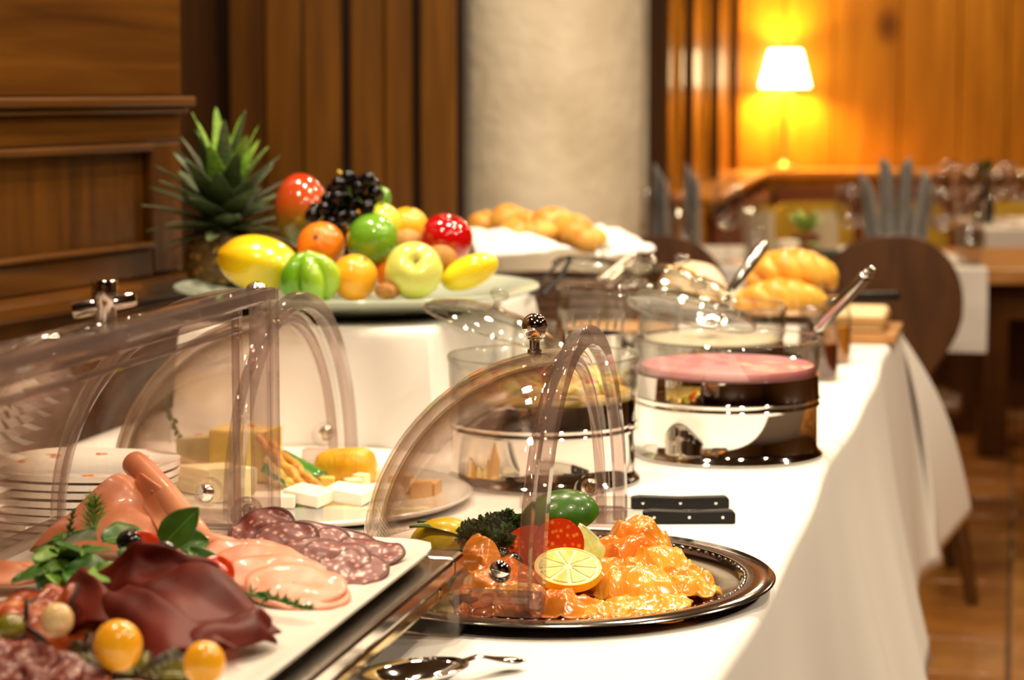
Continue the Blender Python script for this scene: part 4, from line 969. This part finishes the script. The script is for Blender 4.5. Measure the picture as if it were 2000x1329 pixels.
for k in range(layers):
    f = k/(layers-1)                           # 0 = lowest, outermost
    az = k*2.39996+.4; el = R(-4+80*f**.9)
    L_ = .062+.042*math.sin(PI*min(1, f*1.3))+.050*max(0, f-.45)/.55
    W = .0175*(.80+.35*math.sin(PI*f)); mt = PL[2] if (f > .72 and k % 3 != 1) else PL[0] if k % 2 else PL[1]
    o = pleaf(L_, W, .22*(1-f)+.05).obj('leaf', mt, t, solid=.0012)
    rr = .020*(1-f*.8); zz = hb-.008+.078*f
    d = Vector((math.cos(az)*math.cos(el), math.sin(az)*math.cos(el), math.sin(el)))
    o.rotation_euler = d.to_track_quat('Z', 'Y').to_euler(); 
    o.location = (rr*math.cos(az), rr*math.sin(az), zz)
# ------------------------------------------------------------------ cold-cut server with quarter-round roll-top cover
SC = Vector((-.281, 1.654, 0)); SZ = TZ+.001
sv = thing('display_server', 'long chrome-framed display server with open clear roll-top cover', 'food server', (SC.x, SC.y, SZ), -TH)
LX, LY = .164, .265
FRM = pm('satin_frame', (.74, .68, .60), .16, 1); FRM2 = pm('gold_reflection_frame', (.62, .44, .16), .18, 1)  # second metal: amber reflections in the chrome put into its colour
def ring(name, x, y, z0, z1, wd, mt, bv=.003):
    m = M()
    m.box((0, y-wd/2, (z0+z1)/2), (2*x, wd, z1-z0)); m.box((0, -y+wd/2, (z0+z1)/2), (2*x, wd, z1-z0))
    m.box((x-wd/2, 0, (z0+z1)/2), (wd, 2*y-2*wd, z1-z0)); m.box((-x+wd/2, 0, (z0+z1)/2), (wd, 2*y-2*wd, z1-z0))
    return m.obj(name, mt, sv, smooth=False, bevel=bv)
ring('chrome_frame', LX+.020, LY+.022, .050, .066, .034, FRM, .004)
ring('lower_frame', LX+.015, LY-.010, .034, .049, .029, FRM2, .005)
ACR = thin('smoked_acrylic', (.80, .76, .70), 1.5, .03, .10, (.5, .42, .34))
for sx in (-1, 1):
    for sy in (-1, 1):
        M().box((sx*(LX-.004), sy*(LY+.002), .0260), (.062, .055, .052)).obj('clear_foot', ACR, sv, smooth=False, bevel=.010, seg=3)
RL = .203; bz = .080; KX = .86
def quart(r, name, y0, y1):
    m = M(); m.grid(lambda u, v: (-KX*r*math.sin(PI/2*u), y0+(y1-y0)*v, bz+r*math.cos(PI/2*u)), 24, 2); return m.obj(name, SHELL, sv, solid=.003)
quart(RL, 'outer_shell', -LY-.012, LY-.004); quart(RL-.012, 'inner_shell', -LY-.008, LY-.010)
for yy, r in ((LY-.004, RL), (-LY-.012, RL), (LY-.012, RL-.012)):
    m = M(); m.grid(lambda u, v: (-KX*r*v*math.sin(PI/2*u), yy, bz+r*v*math.cos(PI/2*u)), 24, 3); m.obj('end_panel', SHELL, sv, solid=.003)
for yy, r, wd in ((LY+.001, RL, .010), (LY-.012, RL-.013, .006)):     # raised quarter-round rims of the end panels
    m = M(); n = 30; q = [(r-wd, -.004), (r+.001, -.004), (r+.001, .004), (r-wd, .004)]
    for i in range(n+1):
        a = PI/2*i/n
        for rr, y in q: m.P((-KX*rr*math.sin(a), yy+y, bz+rr*math.cos(a)))
    for i in range(n):
        for j in range(4): k = (j+1) % 4; m.f.append((i*4+j, i*4+k, (i+1)*4+k, (i+1)*4+j))
    m.obj('end_rim', EDGE, sv, bevel=.0015)
for x, y, z1, wd, dp in ((.014, LY, RL, .015, .013), (.0265, LY+.001, RL+.002, .006, .010), (-.003, LY-.012, RL-.014, .006, .006)):
    M().box((x, y, bz+z1/2), (wd, dp, z1)).obj('upright', EDGE, sv, smooth=False, bevel=.0015)
for x, z, wd, hh in ((.014, RL-.004, .015, .013), (.0265, RL-.002, .006, .010), (-.003, RL-.020, .007, .006), (-.003, RL-.033, .006, .005)):
    M().box((x, -.004, bz+z), (wd, 2*LY+.004, hh)).obj('top_rail', EDGE, sv, smooth=False, bevel=.0015)
M().box((-LX*.5, LY+.004, bz-.004), (LX*.98, .018, .012)).obj('base_rail', EDGE, sv, smooth=False, bevel=.002)
M().box((-LX-.004, 0, bz-.004), (.022, 2*LY, .012)).obj('base_rail', EDGE, sv, smooth=False, bevel=.002)
for sy in (-1, 1):
    M().at((-.004, sy*(LY+.013), bz+.012), (PI/2, 0, 0)).lathe([(0, -.006), (.013, -.006), (.014, 0), (.013, .006), (0, .006)], 28).obj('pivot_disc', EDGE, sv)
    M().at((-.004, sy*(LY+.020), bz+.012)).ball((.007, .004, .007), 16, 10).obj('pivot_screw', CHROME, sv)
hd = M().at((-.012, -.004, bz+RL-.004)).lathe([(0, 0), (.0085, 0), (.0085, .018), (.0095, .019), (.0095, .032), (.0085, .034), (0, .034)], 24)
hd = hd.obj('handle', CHROME, sv)
M().tube([(-.032, -.014, bz+RL+.008), (-.029, -.013, bz+RL+.0085), (.006, .004, bz+RL+.015), (.009, .005, bz+RL+.0155)], [.0055, .0062, .0050, .0040], 16).obj('handle_bar', CHROME, hd).parent = hd
for c in kids(hd): c.location = (0, 0, 0)
# platter
pz = .068
t = thing('serving_platter', 'long pale stone platter of cold cuts resting in the chrome server', 'platter', (SC.x, SC.y, SZ+pz), -TH)
m = M()
def plf(u, v):
    pr = [(0, .004), (.86, .004), (.93, .006), (.985, .0095), (1, .009), (.995, .006), (.90, 0), (0, 0)][int(round(v*7))]
    a = 2*PI*u; c, s_ = math.cos(a), math.sin(a); k = (abs(c)**14+abs(s_)**14)**(-1/14); 
    ix = (LX+.006)-(1-pr[0])*LX if pr[0] > .5 else 0; iy = (LY+.008)-(1-pr[0])*LX if pr[0] > .5 else 0
    return (c*k*ix, s_*k*iy, pr[1])
m.grid(plf, 96, 7, cu=True, flip=True).obj('dish', PLATTER, t)
PF = SZ+pz+.0045
# --- sliced meats
MORT = pm('pink_sausage_meat', (.66, .25, .145), .42, col2=(.76, .34, .22), scale=60, coat=.1, sss=.3)
HAM = pm('cooked_ham', (.62, .20, .09), .42, col2=(.74, .31, .17), scale=24, coat=.1, sss=.35)
SALA = spots('salami_meat', (.17, .022, .015), (.66, .34, .26), 150, .5, .18, .34)
SALD = pm('salami_casing', (.10, .03, .02), .6)
BEEF = pm('dried_beef', (.068, .004, .002), .5, col2=(.13, .012, .004), scale=14, spec=.2)
BEEFE = pm('dried_beef_rim', (.02, .004, .004), .5)
COPPA = spots('cured_neck_meat', (.34, .05, .008), (.52, .19, .04), 60, .3, .1, .5)
def slice_(name, label, p, rot, r, mt, rim=None, asp=1.0, th=.0025, wav=.004, seed=0, group=None, bend=0, cat='cold cut'):
    t = thing(name, label, cat, p, rot=rot, group=group)
    def surf(v, u):
        a = 2*PI*u; rr = r*v*(1+.03*NZ(math.cos(a)*2, math.sin(a)*2, seed)); x, y = rr*math.cos(a)*asp, rr*math.sin(a)
        return x, y, wav*NZ(x/r*1.4, y/r*1.4, seed+3)*2-bend*(y/r)**2*r+bend*.3*(x/r)**2*r
    m = M(); m.grid(lambda u, v: surf(v, u), 40, 8, cu=True); m.obj('meat', mt, t, solid=th)
    if rim:
        m = M(); m.tube([Vector(surf(1.0, q/44)) for q in range(45)], th*.62, 6, cap=False); m.obj('rim', rim, t)
    return t
# salami, right back
for k, (px, py, z, rx, ry, rz, lab) in enumerate([(512, 1040, .022, 38, -22, 24, 'standing farthest left, beside the clear cover pivot'), (556, 1062, .017, 34, -16, 20, 'second, leaning on the farthest left one'), (622, 1058, .013, 38, 8, 14, 'at the back of the row, raised'), (672, 1066, .010, 28, 8, 10, 'in the back row middle'), (722, 1078, .008, 18, 6, 0, 'at the right end of the back row'), (606, 1088, .012, 32, 0, -8, 'in front of the back row, left'), (655, 1092, .014, 30, 4, 4, 'in front, brown-pink, upper'), (688, 1110, .009, 26, 4, 8, 'in front, lowest by the platter rim')]):
    p = at(px, py, PF+z)
    slice_('salami_slice', 'marbled salami slice '+lab, p, (R(rx), R(ry), R(rz)), .0235, SALA, SALD, 1.15, .003, .002, k*2.2, 'marbled salami slices', .12)
# pink sausage slices fan
for k, (px, py, z, rx, rz, lab) in enumerate([(505, 1098, .017, 26, 8, 'farthest back of the fan'), (525, 1110, .015, 24, 4, 'second from the back'), (556, 1124, .013, 21, 0, 'middle of the fan'), (592, 1143, .011, 18, -5, 'second from the front'), (600, 1158, .0065, 12, -10, 'frontmost, lying at the platter rim')]):
    p = at(px-14, py, PF+z)
    slice_('sausage_slice', 'smooth pink sausage slice, '+lab, p, (R(rx), R(6), R(rz-10)), .029, MORT, None, 1.35, .0028, .0015, k*1.7, 'pink sausage slices in a fan', .05)
# ham folds + roll
def fold_sheet(name, label, pts, mt, seed, cat='cold cut', wob=.006, th=.0025, group=None, bulge=.02, nu=30, nv=24):
    a, b, c, d = [Vector(q) for q in pts]; o0 = (a+b+c+d)/4
    m = M(); m.grid(lambda u, v: a.lerp(b, u).lerp(d.lerp(c, u), v)-o0+Vector((wob*NZ(u*2.3, v*2.3, seed), wob*NZ(u*2.3, v*2.3, seed+9), bulge*math.sin(PI*u)*(.4+.6*math.sin(PI*v))+wob*NZ(u*3, v*2, seed+4))), nu, nv)
    o = m.obj(name, mt, loc=o0, solid=th, sub=1); return tag(o, label, cat, group)
z = PF
fold_sheet('ham_slice', 'large cooked ham slice draped up behind the herbs', [at(55, 1078, z+.004), at(235, 925, z+.060), at(330, 1000, z+.030), at(300, 1085, z+.006)], HAM, 2, bulge=.012)
fold_sheet('ham_slice', 'folded ham slice below the ham roll, sloping to the sausage fan', [at(250, 935, z+.055), at(300, 960, z+.050), at(455, 1065, z+.006), at(330, 1088, z+.006)], HAM, 5, bulge=.014)
fold_sheet('ham_slice', 'pale ham slice at the left frame edge behind the cured meat', [at(-60, 1110, z+.012), at(90, 1105, z+.014), at(130, 1140, z+.006), at(-60, 1160, z+.006)], HAM, 8, bulge=.008)
A, B = at(262, 905, z+.064), at(398, 1062, z+.016)
t = thing('ham_roll', 'ham slice rolled into a long tube leaning on the ham pile', 'cold cut', (0, 0, 0))
pts = [A.lerp(B, q/14)+Vector((0, 0, .004*math.sin(PI*q/14))) for q in range(15)]+[B+Vector((.020, -.004, -.004)), B+Vector((.030, -.004, -.006))]
m = M().tube(pts, [.0098, .0103, .0105]+[.0102-.0001*q for q in range(12)]+[.009, .007], 24, cap=False); o = m.obj('outer_wrap', HAM, t, solid=.002)
M().tube([A-(A-B)*.015, A.lerp(B, .5)], [.0055, .005], 16, cap=False).obj('inner_wrap', HAM, t, solid=.002)
M().tube([p_+Vector((.004, .002, .007)) for p_ in pts[2:12]], .0028, 8).obj('outer_edge', HAM, t)
# dried beef folds
bf = [((185, 1120, .034), (330, 1072, .052), (430, 1110, .040), (250, 1180, .020), 'topmost fold, its rim catching light'),
      ((190, 1150, .022), (420, 1108, .040), (555, 1235, .010), (250, 1262, .010), 'broad fold falling to the right'),
      ((180, 1190, .020), (300, 1150, .030), (470, 1270, .012), (280, 1300, .006), 'lower fold over the lettuce'),
      ((110, 1140, .020), (220, 1120, .026), (260, 1230, .016), (130, 1240, .010), 'left fold beside the cured neck slices'),
      ((330, 1240, .016), (520, 1210, .014), (545, 1262, .004), (360, 1310, .004), 'lowest fold nearest the platter rim')]
for k, (a, b, c, d, lab) in enumerate(bf):
    fold_sheet('dried_beef_slice', 'dark red dried beef slice, '+lab, [at(q[0], q[1], z+q[2]) for q in (a, b, c, d)], BEEF, 20+k*3, wob=.008, bulge=.016, group='dried beef slices')
# cured neck slices left
for k, (px, py, zz, r, rx, ry, rz, lab) in enumerate([(70, 1185, .026, .024, 20, -10, 0, 'uppermost, under the pickled onion'), (120, 1215, .018, .022, 30, 20, 30, 'right, dark-edged'), (20, 1200, .020, .022, 15, -20, 50, 'left, under the olive')]):
    slice_('cured_neck_slice', 'orange-brown cured neck slice, '+lab, at(px, py, z+zz), (R(rx), R(ry), R(rz)), r, COPPA, BEEFE, 1.25, .003, .006, k*5+1, 'cured neck slices', .35)
for k, (px, py, zz, lab) in enumerate([(20, 1300, .014, 'nearest the left frame corner'), (75, 1318, .010, 'below the cured neck slices'), (-20, 1270, .012, 'half outside the frame'), (130, 1320, .008, 'by the lettuce')]):
    slice_('salami_slice', 'reddish soft salami slice '+lab, at(px, py, z+zz), (R(18), R(8*k-8), 0), .024, SALA, None, 1.2, .003, .004, k*4+.3, 'reddish salami slices at the near left', .1)
# garnishes
ONI = pm('pickled_onion', (.78, .52, .22), .2, col2=(.85, .66, .36), scale=20, coat=.6, sss=.4)
OLG = pm('green_olive', (.22, .20, .015), .2, coat=.5)
PHY = pm('physalis', (.88, .36, .008), .2, col2=(.92, .48, .02), scale=20, coat=.5, sss=.3)
tag(M().ball((.0105, .0095, .0105), 20, 14, lambda d: 1+.1*max(0, d.z)).obj('pickled_onion', ONI, loc=at(112, 1213, z+.038)), 'pearly pickled onion on the cured neck slices', 'onion')
tag(M().ball((.0095, .009, .0085), 20, 14).obj('green_olive', OLG, loc=at(20, 1225, z+.034)), 'green olive at the left frame edge on cured meat', 'olive')
for px, py, zz, r, lab in ((230, 1262, .024, .0160, 'larger orange physalis berry before the dried beef'), (399, 1296, .018, .0135, 'smaller orange physalis berry at the bottom of the beef')):
    t = thing('physalis', lab, 'berry', at(px, py, z+zz), rot=(R(10), 0, 0)); M().ball((r, r, r*1.06), 24, 18).obj('berry', PHY, t)
    M().at((0, -.2*r, -r*1.02)).lathe([(.0025, 0), (.002, -.002), (0, -.002)], 10).obj('stem_end', STEMM, t)
tag(M().ball((.0115, .010, .010), 18, 12).obj('black_olive', OLV, loc=at(256, 1060, z+.040)), 'black olive between basil and ham, above the beef', 'olive')
tag(M().ball((.009, .009, .0085), 18, 12).obj('black_olive', OLV, loc=at(322, 1078, z+.040)), 'black olive half hidden behind the topmost beef fold', 'olive')
slice_('tomato_slice', 'thin red tomato slice standing behind the black olive', at(280, 1068, z+.038), (R(70), R(20), 0), .012, TOM, None, 1, .003, .001, 1, cat='tomato')
slice_('tomato_slice', 'red tomato piece at the right of the beef crest', at(425, 1120, z+.03), (R(50), R(40), 0), .013, TOM, None, 1, .003, .002, 2, cat='tomato')
lf = [(70, 1105, .030, 30, .040, .016, 'lowest at the left'), (110, 1075, .036, 60, .040, .017, 'broad, left of the middle'), (160, 1090, .040, 100, .036, .017, 'in the middle of the bunch'), (200, 1060, .038, 20, .040, .015, 'pointing right to the olive'), (130, 1120, .030, -30, .036, .014, 'drooping in front'), (190, 1115, .034, -50, .034, .013, 'drooping before the beef'), (95, 1125, .028, 170, .030, .013, 'pointing left'), (175, 1045, .040, 130, .032, .012, 'light green at the back'), (230, 1085, .040, 0, .030, .012, 'lying on the beef crest'), (120, 1060, .040, 150, .030, .013, 'back left')]
lf += [(85+14*q, 1118-9*(q % 3)*2, .030+.003*(q % 3), 40*q, .034, .014, 'filling the bunch, '+('first', 'second', 'third', 'fourth', 'fifth', 'sixth', 'seventh', 'eighth')[q]+' along its front') for q in range(8)]
for k, (px, py, zz, rz, L_, W, lab) in enumerate(lf):
    leaf('basil_leaf', 'glossy green basil leaf in the left herb bunch, '+lab, 'leaf', at(px, py, z+zz), (R(rnd.uniform(-30, 40)), R(-22+k*3), R(rz)), L_*.95, W*1.25, PARL if k % 5 else PARLL, .35, 'basil leaves in the left herb bunch')
leaf('basil_leaf', 'tall basil leaf standing before the ham roll', 'leaf', at(312, 1075, z+.034), (R(80), R(-50), R(-10)), .042, .013, PARL, .25)
leaf('basil_leaf', 'small basil leaf beside the tall standing one', 'leaf', at(345, 1065, z+.036), (R(60), R(-10), R(10)), .024, .011, PARL, .3)
leaf('basil_leaf', 'basil leaf lying between beef crest and sausage fan', 'leaf', at(370, 1075, z+.038), (R(30), R(22), R(-35)), .034, .010, PARL, .3)
def sprig(name, label, p, d, L_, n, mt, ln=.008, nw=.0011, droop=.2, spread=1.0):
    t = thing(name, label, 'herb', p); d = Vector(d).normalized(); m = M(); rr = random.Random(n)
    pt = lambda f: d*L_*f+Vector((0, 0, -droop*L_*f*f))
    M().tube([pt(q/8) for q in range(9)], [.0012*(1-q/11) for q in range(9)], 6).obj('stem', mt, t)
    for k in range(n):
        f = .12+.88*k/n; a = rr.random()*6.28; s = Vector((math.cos(a), math.sin(a), rr.uniform(-.2, .9))).normalized()
        e = (d*.7+s*spread).normalized()*ln*(1.1-.4*f); m.tube([pt(f), pt(f)+e*.5, pt(f)+e], [nw*.6, nw, nw*.2], 5)
    m.obj('needles', mt, t, kind='stuff'); return t
DILL = pm('dill', (.12, .26, .03), .5, col2=(.22, .38, .06), scale=40)
sprig('dill_sprig', 'feathery pale green dill tuft above the basil bunch', at(180, 1052, z+.030), (.08, .1, 1), .034, 90, DILL, .015, .0006, .1, 1.4)
sprig('rosemary_sprig', 'green rosemary-like sprig at the platter rim below the sausage fan', at(470, 1160, z+.014), (1, -.55, -.02), .060, 80, PARL, .010, .0009, .08)
sprig('dill_sprig', 'thin dark stalk leaning left of the dill tuft', at(132, 1065, z+.03), (.15, .1, 1), .03, 24, PARL, .006, .0009, .1)
LET = pm('dark_lettuce', (.03, .012, .008), .4, col2=(.14, .13, .015), scale=30, lo=.45, hi=.62)
for k, (px, py, zz, r, lab) in enumerate([(250, 1305, .008, .030, 'between the two physalis berries'), (165, 1300, .010, .022, 'left of the larger physalis'), (330, 1318, .006, .022, 'nearest the front'), (200, 1280, .016, .020, 'curling up behind the larger physalis')]):
    m = M(); ruffle(m, (0, 0), r, k, k*3.3+9, h=.010, waves=4, amp=.007, base=.002, asp=1.2, nu=50, nv=12)
    p = at(px, py, z); tag(m.obj('lettuce_leaf', LET, loc=(p.x, p.y, z), solid=.0008, sub=1), 'dark curly lettuce leaf '+lab, 'lettuce', 'dark lettuce leaves')
# big serving spoon on the cloth before the server
t = thing('serving_spoon', 'polished steel serving spoon on the cloth beside the server foot', 'spoon', at(806, 1338, TZ+.004), R(36)); t.scale = (1.2, 1.2, 1.2)
m = M(); m.grid(lambda u, v: (.040*v*math.cos(2*PI*u), .024*v*math.sin(2*PI*u), .012*v*v-.002), 40, 8, cu=True); m.obj('bowl', CHROME, t, solid=.0015)
M().tube([(.036, 0, .009), (.050, 0, .011), (.064, 0, .007), (.078, 0, .004), (.086, 0, .003)], [.004, .0035, .0055, .0075, .003], 14, sy=.3).obj('handle', CHROME, t)

# ------------------------------------------------------------------ dining room beyond: chairs, tables, glasses
def chair(label, x, y, rz):
    t = thing('dining_chair', label, 'chair', (x, y, 0), rz)
    n = 40; poly = []
    for k in range(n):
        a = 2*PI*k/n; c, s_ = math.cos(a), math.sin(a)
        w_ = .165*(1 if s_ > -.2 else 1-.45*((-s_-.2)/.8)**1.2)
        poly.append((w_*abs(c)**.8*(1 if c > 0 else -1), .155*s_ if s_ > 0 else .24*s_))
    m = M().at((0, -.19, .71), (R(90-8), 0, 0)); m.prism(poly, -.012, .012); m.obj('backrest', CHAIRW, t, bevel=.006)
    sp = [(-.17, .17), (.17, .17), (.20, .05), (.17, -.17), (-.17, -.17), (-.20, .05)]
    M().prism(sp, .435, .465).obj('seat', CHAIRW, t, bevel=.012)
    for sx in (-1, 1):
        for sy in (-1, 1): M().tube([(sx*.12, sy*.11, .44), (sx*.165, sy*.165, .22), (sx*.20, sy*.21, 0)], [.019, .019, .014], 8).obj('leg', CHAIRW, t)
    return t
chair('dark wooden chair with broad rounded back beside the buffet corner', pxx(1752, 5.35), 5.52, R(-4))
chair('dark wooden chair with rounded back behind the roll basket', pxx(1268, 5.35), 5.50, R(6))
def dtable(label, cx, cyy, w_, d_, mt=TABLEW):
    t = thing('dining_table', label, 'table', (cx, cyy, 0))
    M().box((0, 0, .73), (w_, d_, .04)).obj('table_top', mt, t, smooth=False, bevel=.006)
    M().box((0, 0, .66), (w_-.16, d_-.16, .09)).obj('apron', CHAIRW, t, smooth=False)
    for sx in (-1, 1):
        for sy in (-1, 1): M().box((sx*(w_/2-.1), sy*(d_/2-.1), .31), (.09, .09, .62)).obj('leg', CHAIRW, t, smooth=False, bevel=.008)
    return t
t1x0, t1x1 = pxx(1225, 5.9), 1.62
dtable('brown wooden dining table set with white runner, behind the chairs', (t1x0+t1x1)/2, 6.19, t1x1-t1x0, .80)
LIN = pm('table_runner_linen', (.74, .71, .68), .85, spec=.2)
rx0, rx1 = pxx(1372, 5.8), pxx(1928, 5.8); yf = 5.79-.006
m = M()
prof = [(yf-.006, .54), (yf-.008, .66), (yf-.004, .748), (yf+.01, .753), (6.2, .753), (6.60, .753), (6.608, .74), (6.612, .56)]
m.grid(lambda u, v: (rx0+(rx1-rx0)*u+.0*v, prof[int(round(v*7))][0]-(.008*math.sin(u*20) if v < .2 else 0), prof[int(round(v*7))][1]), 40, 7)
tag(m.obj('table_runner', LIN, solid=.003, smooth=False), 'white cloth runner hanging over the front of the brown dining table', 'tablecloth')
WG = thin('wine_glass_crystal', (.93, .92, .91), 1.7, .03)
def wineglass(label, px, Y, h=.20, sc=1.0, grp=None, zt=.755, mt=None):
    t = thing('wine_glass', label, 'glass', (pxx(px, Y), Y, zt), group=grp); t.scale = (sc,)*3
    M().lathe([(0, .002), (.034, .001), (.036, .003), (.006, .007), (.004, .015), (.0037, .075), (.006, .085), (0, .087)], 24).obj('stem', WG, t)
    M().lathe([(.004, .084), (.020, .090), (.034, .108), (.039, .130), (.037, .160), (.032, .19)], 28).obj('bowl', WG, t, solid=.002)
    return t
wineglass('wine glass at the pillar edge of the set table', 1254, 5.98)
wineglass('wine glass left of the menu card, before the window-side napkin', 1422, 5.93, sc=1.05)
wineglass('wine glass right of the potted plant', 1660, 5.95, sc=1.05)
wineglass('wine glass left of the tall tumbler at the runner edge', 1842, 5.92, sc=1.0)
wineglass('small wine glass between the two leftmost grey napkins', 1322, 6.1, sc=.9)
wineglass('wine glass just left of the large grey napkin fan', 1690, 6.2, sc=.9)
def tumbler(label, px, Y, r=.034, h=.135, grp=None, zt=.755):
    t = thing('tumbler', label, 'glass', (pxx(px, Y), Y, zt), group=grp)
    M().lathe([(0, .008), (r*.8, .008), (r*.82, .0), (0, 0), (r*.82, 0), (r, h)], 28).obj('glass', WG, t, solid=.0025)
    return t
tumbler('tall tumbler at the right edge of the runner, rim shining', 1895, 5.86, .037, .165)
tumbler('small tumbler beside the leftmost grey napkin', 1335, 5.90)
tumbler('tumbler right of the menu card', 1475, 6.02)
GRY = pm('grey_napkin', (.22, .205, .20), .8, col2=(.30, .285, .28), scale=10)
def stand_napkin(label, px, Y, h, w_, n=2, rz=0):
    t = thing('folded_napkin', label, 'napkin', (pxx(px, Y), Y, .755), rz)
    for k in range(n):
        x0 = (k-(n-1)/2)*w_*.62; hh = h*(1-.10*abs(k-(n-1)/2)) ; tw = .5*(k-(n-1)/2)
        m = M(); m.grid(lambda u, v: (x0+(u-.5)*w_*(1-.35*v)+tw*.05*v, .018*math.sin(u*PI*2+k)*(1-.3*v)+.006*k, v*(hh-.05*abs(u-.25*(k % 3)))), 10, 10)
        m.obj('fold', GRY, t, solid=.004)
    return t
stand_napkin('tall grey folded napkin, leftmost at the pillar', 1290, 6.0, .255, .05, 1)
stand_napkin('tall grey folded napkin, second from the pillar', 1352, 5.96, .255, .05, 1)
stand_napkin('large grey napkin fan standing on the runner right of the plant', 1752, 6.0, .285, .05, 4)
# planter tray, candle, plant
t = thing('planter_tray', 'long dark green centrepiece tray before the potted plant', 'tray', (pxx(1565, 5.84), 5.86, .756))
M().box((0, 0, .018), (.215, .09, .036)).obj('tray', pm('dark_green_slate', (.02, .03, .014), .6), t, smooth=False, bevel=.006)
t = thing('candle', 'short white candle on the dark centrepiece tray', 'candle', (pxx(1540, 5.84), 5.84, .7925))
M().lathe([(0, 0), (.028, 0), (.030, .003), (.030, .024), (.026, .028), (0, .026)], 24).obj('wax', pm('wax', (.85, .78, .62), .4, sss=.4), t)
M().tube([(0, 0, .025), (.001, 0, .033)], .001, 5).obj('wick', BLK, t)
t = thing('potted_plant', 'small brown pot with fresh light green leaves on the set table', 'plant', (pxx(1573, 6.05), 6.05, .755))
M().lathe([(0, 0), (.026, 0), (.034, .06), (.037, .062), (.036, .066), (.031, .062), (0, .058)], 24).obj('pot', pm('terracotta_pot', (.22, .07, .02), .7), t)
LG = pm('spring_green', (.28, .42, .06), .45, col2=(.45, .58, .14), scale=20)
for k in range(22):
    a = k*2.4; el = .5+.9*rnd.random(); d = Vector((math.cos(a)*math.cos(el), math.sin(a)*math.cos(el), math.sin(el)))
    m = M(); m.grid(lambda u, v: (.055*u, .014*(v-.5)*2*abs(math.sin(PI*min(1, u*.98+.01)))**.7, -.02*u*u), 8, 4)
    m.obj('leaf', LG, t, solid=.0008, loc=Vector((0, 0, .062))+d*.018, rot=(rnd.uniform(-.4, .4), -el, a))
for q, (px, Y, lab) in enumerate(((1508, 5.90, 'left of the candle'), (1600, 5.88, 'right of the candle'))):
    leaf('loose_leaf', 'light green leaf on the dark tray, '+lab, 'leaf', Vector((pxx(px, Y), Y, .80)), (0, R(-20), q*2.5), .05, .016, LG)
CRD = pm('beige_card', (.52, .40, .26), .7)
for px, Y, lab in ((1488, 6.1, 'left of the potted plant'), (1612, 6.15, 'right of the potted plant')):
    t = thing('menu_card', 'beige standing card '+lab, 'card', (pxx(px, Y), Y, .755))
    M().at((0, .0, .06), (R(-12), 0, 0)).box((0, 0, 0), (.07, .002, .125)).obj('front_leaf', CRD, t, smooth=False)
    M().at((0, .027, .06), (R(12), 0, 0)).box((0, 0, 0), (.07, .002, .125)).obj('back_leaf', CRD, t, smooth=False)
# mustard cushions on bench
MUS = pm('mustard_fabric', (.42, .26, .015), .85)
for k, (px, Y) in enumerate([(1425, 8.35), (1745, 8.62), (1560, 8.62), (1950, 8.62)]):
    o = M().ball((.19, .05, .17), 24, 16, lambda d: 1/max(.72, (abs(d.x)**5+abs(d.z)**5)**.2)*.8).obj('cushion', MUS, loc=(pxx(px, Y)+.05, Y, .645), rot=(R(-12), 0, 0))
    tag(o, 'mustard cushion on the corner bench, '+('in the alcove corner', 'behind the large grey napkin fan', 'behind the potted plant', 'behind the far set table')[k], 'cushion', 'mustard cushions on the bench')
dtable('far dining table by the pine wall, crowded with glasses', 1.95, 7.75, .95, .7, CHAIRW)
m = M(); m.grid(lambda u, v: (1.52+.82*u, 7.394 if v < .3 else 7.40+.72*(v-.3)/.7, .60 if v < .05 else .751 if v < .35 else .7525), 10, 10)
tag(m.obj('table_runner', LIN, solid=.003, smooth=False), 'white cloth on the far dining table by the pine wall', 'tablecloth')
gs = [(1835, 7.5), (1862, 7.75), (1885, 7.55), (1912, 7.9), (1940, 7.6), (1965, 7.8), (1985, 7.5), (1850, 8.0), (1950, 7.98), (1898, 7.7)]
ordn = ['nearest left', 'second row left', 'front, left of the vase', 'behind the vase left', 'front, right of the vase', 'second row right', 'front right', 'rearmost left', 'rearmost right', 'beside the vase']
for k, (px, Y) in enumerate(gs): wineglass('wine glass on the far dining table, '+ordn[k], px, Y, sc=.95+.1*(k % 2), grp='wine glasses on the far table')
t = thing('bud_vase', 'dark small vase with a leafy tuft on the far dining table', 'vase', (pxx(1922, 7.72), 7.72, .756))
M().lathe([(0, 0), (.03, 0), (.035, .05), (.018, .12), (.022, .14), (.018, .14), (.014, .12), (0, .1)], 24).obj('vase', pm('dark_glaze', (.015, .02, .02), .3), t)
m = M()
for k in range(26):
    a = k*2.4; m.at((.03*math.cos(a)*rnd.random(), .03*math.sin(a)*rnd.random(), .15+.05*rnd.random()), (rnd.random()*3, rnd.random()*3, a)).ball((.016, .008, .003), 8, 5)
m.obj('foliage', PARS, t, kind='stuff')
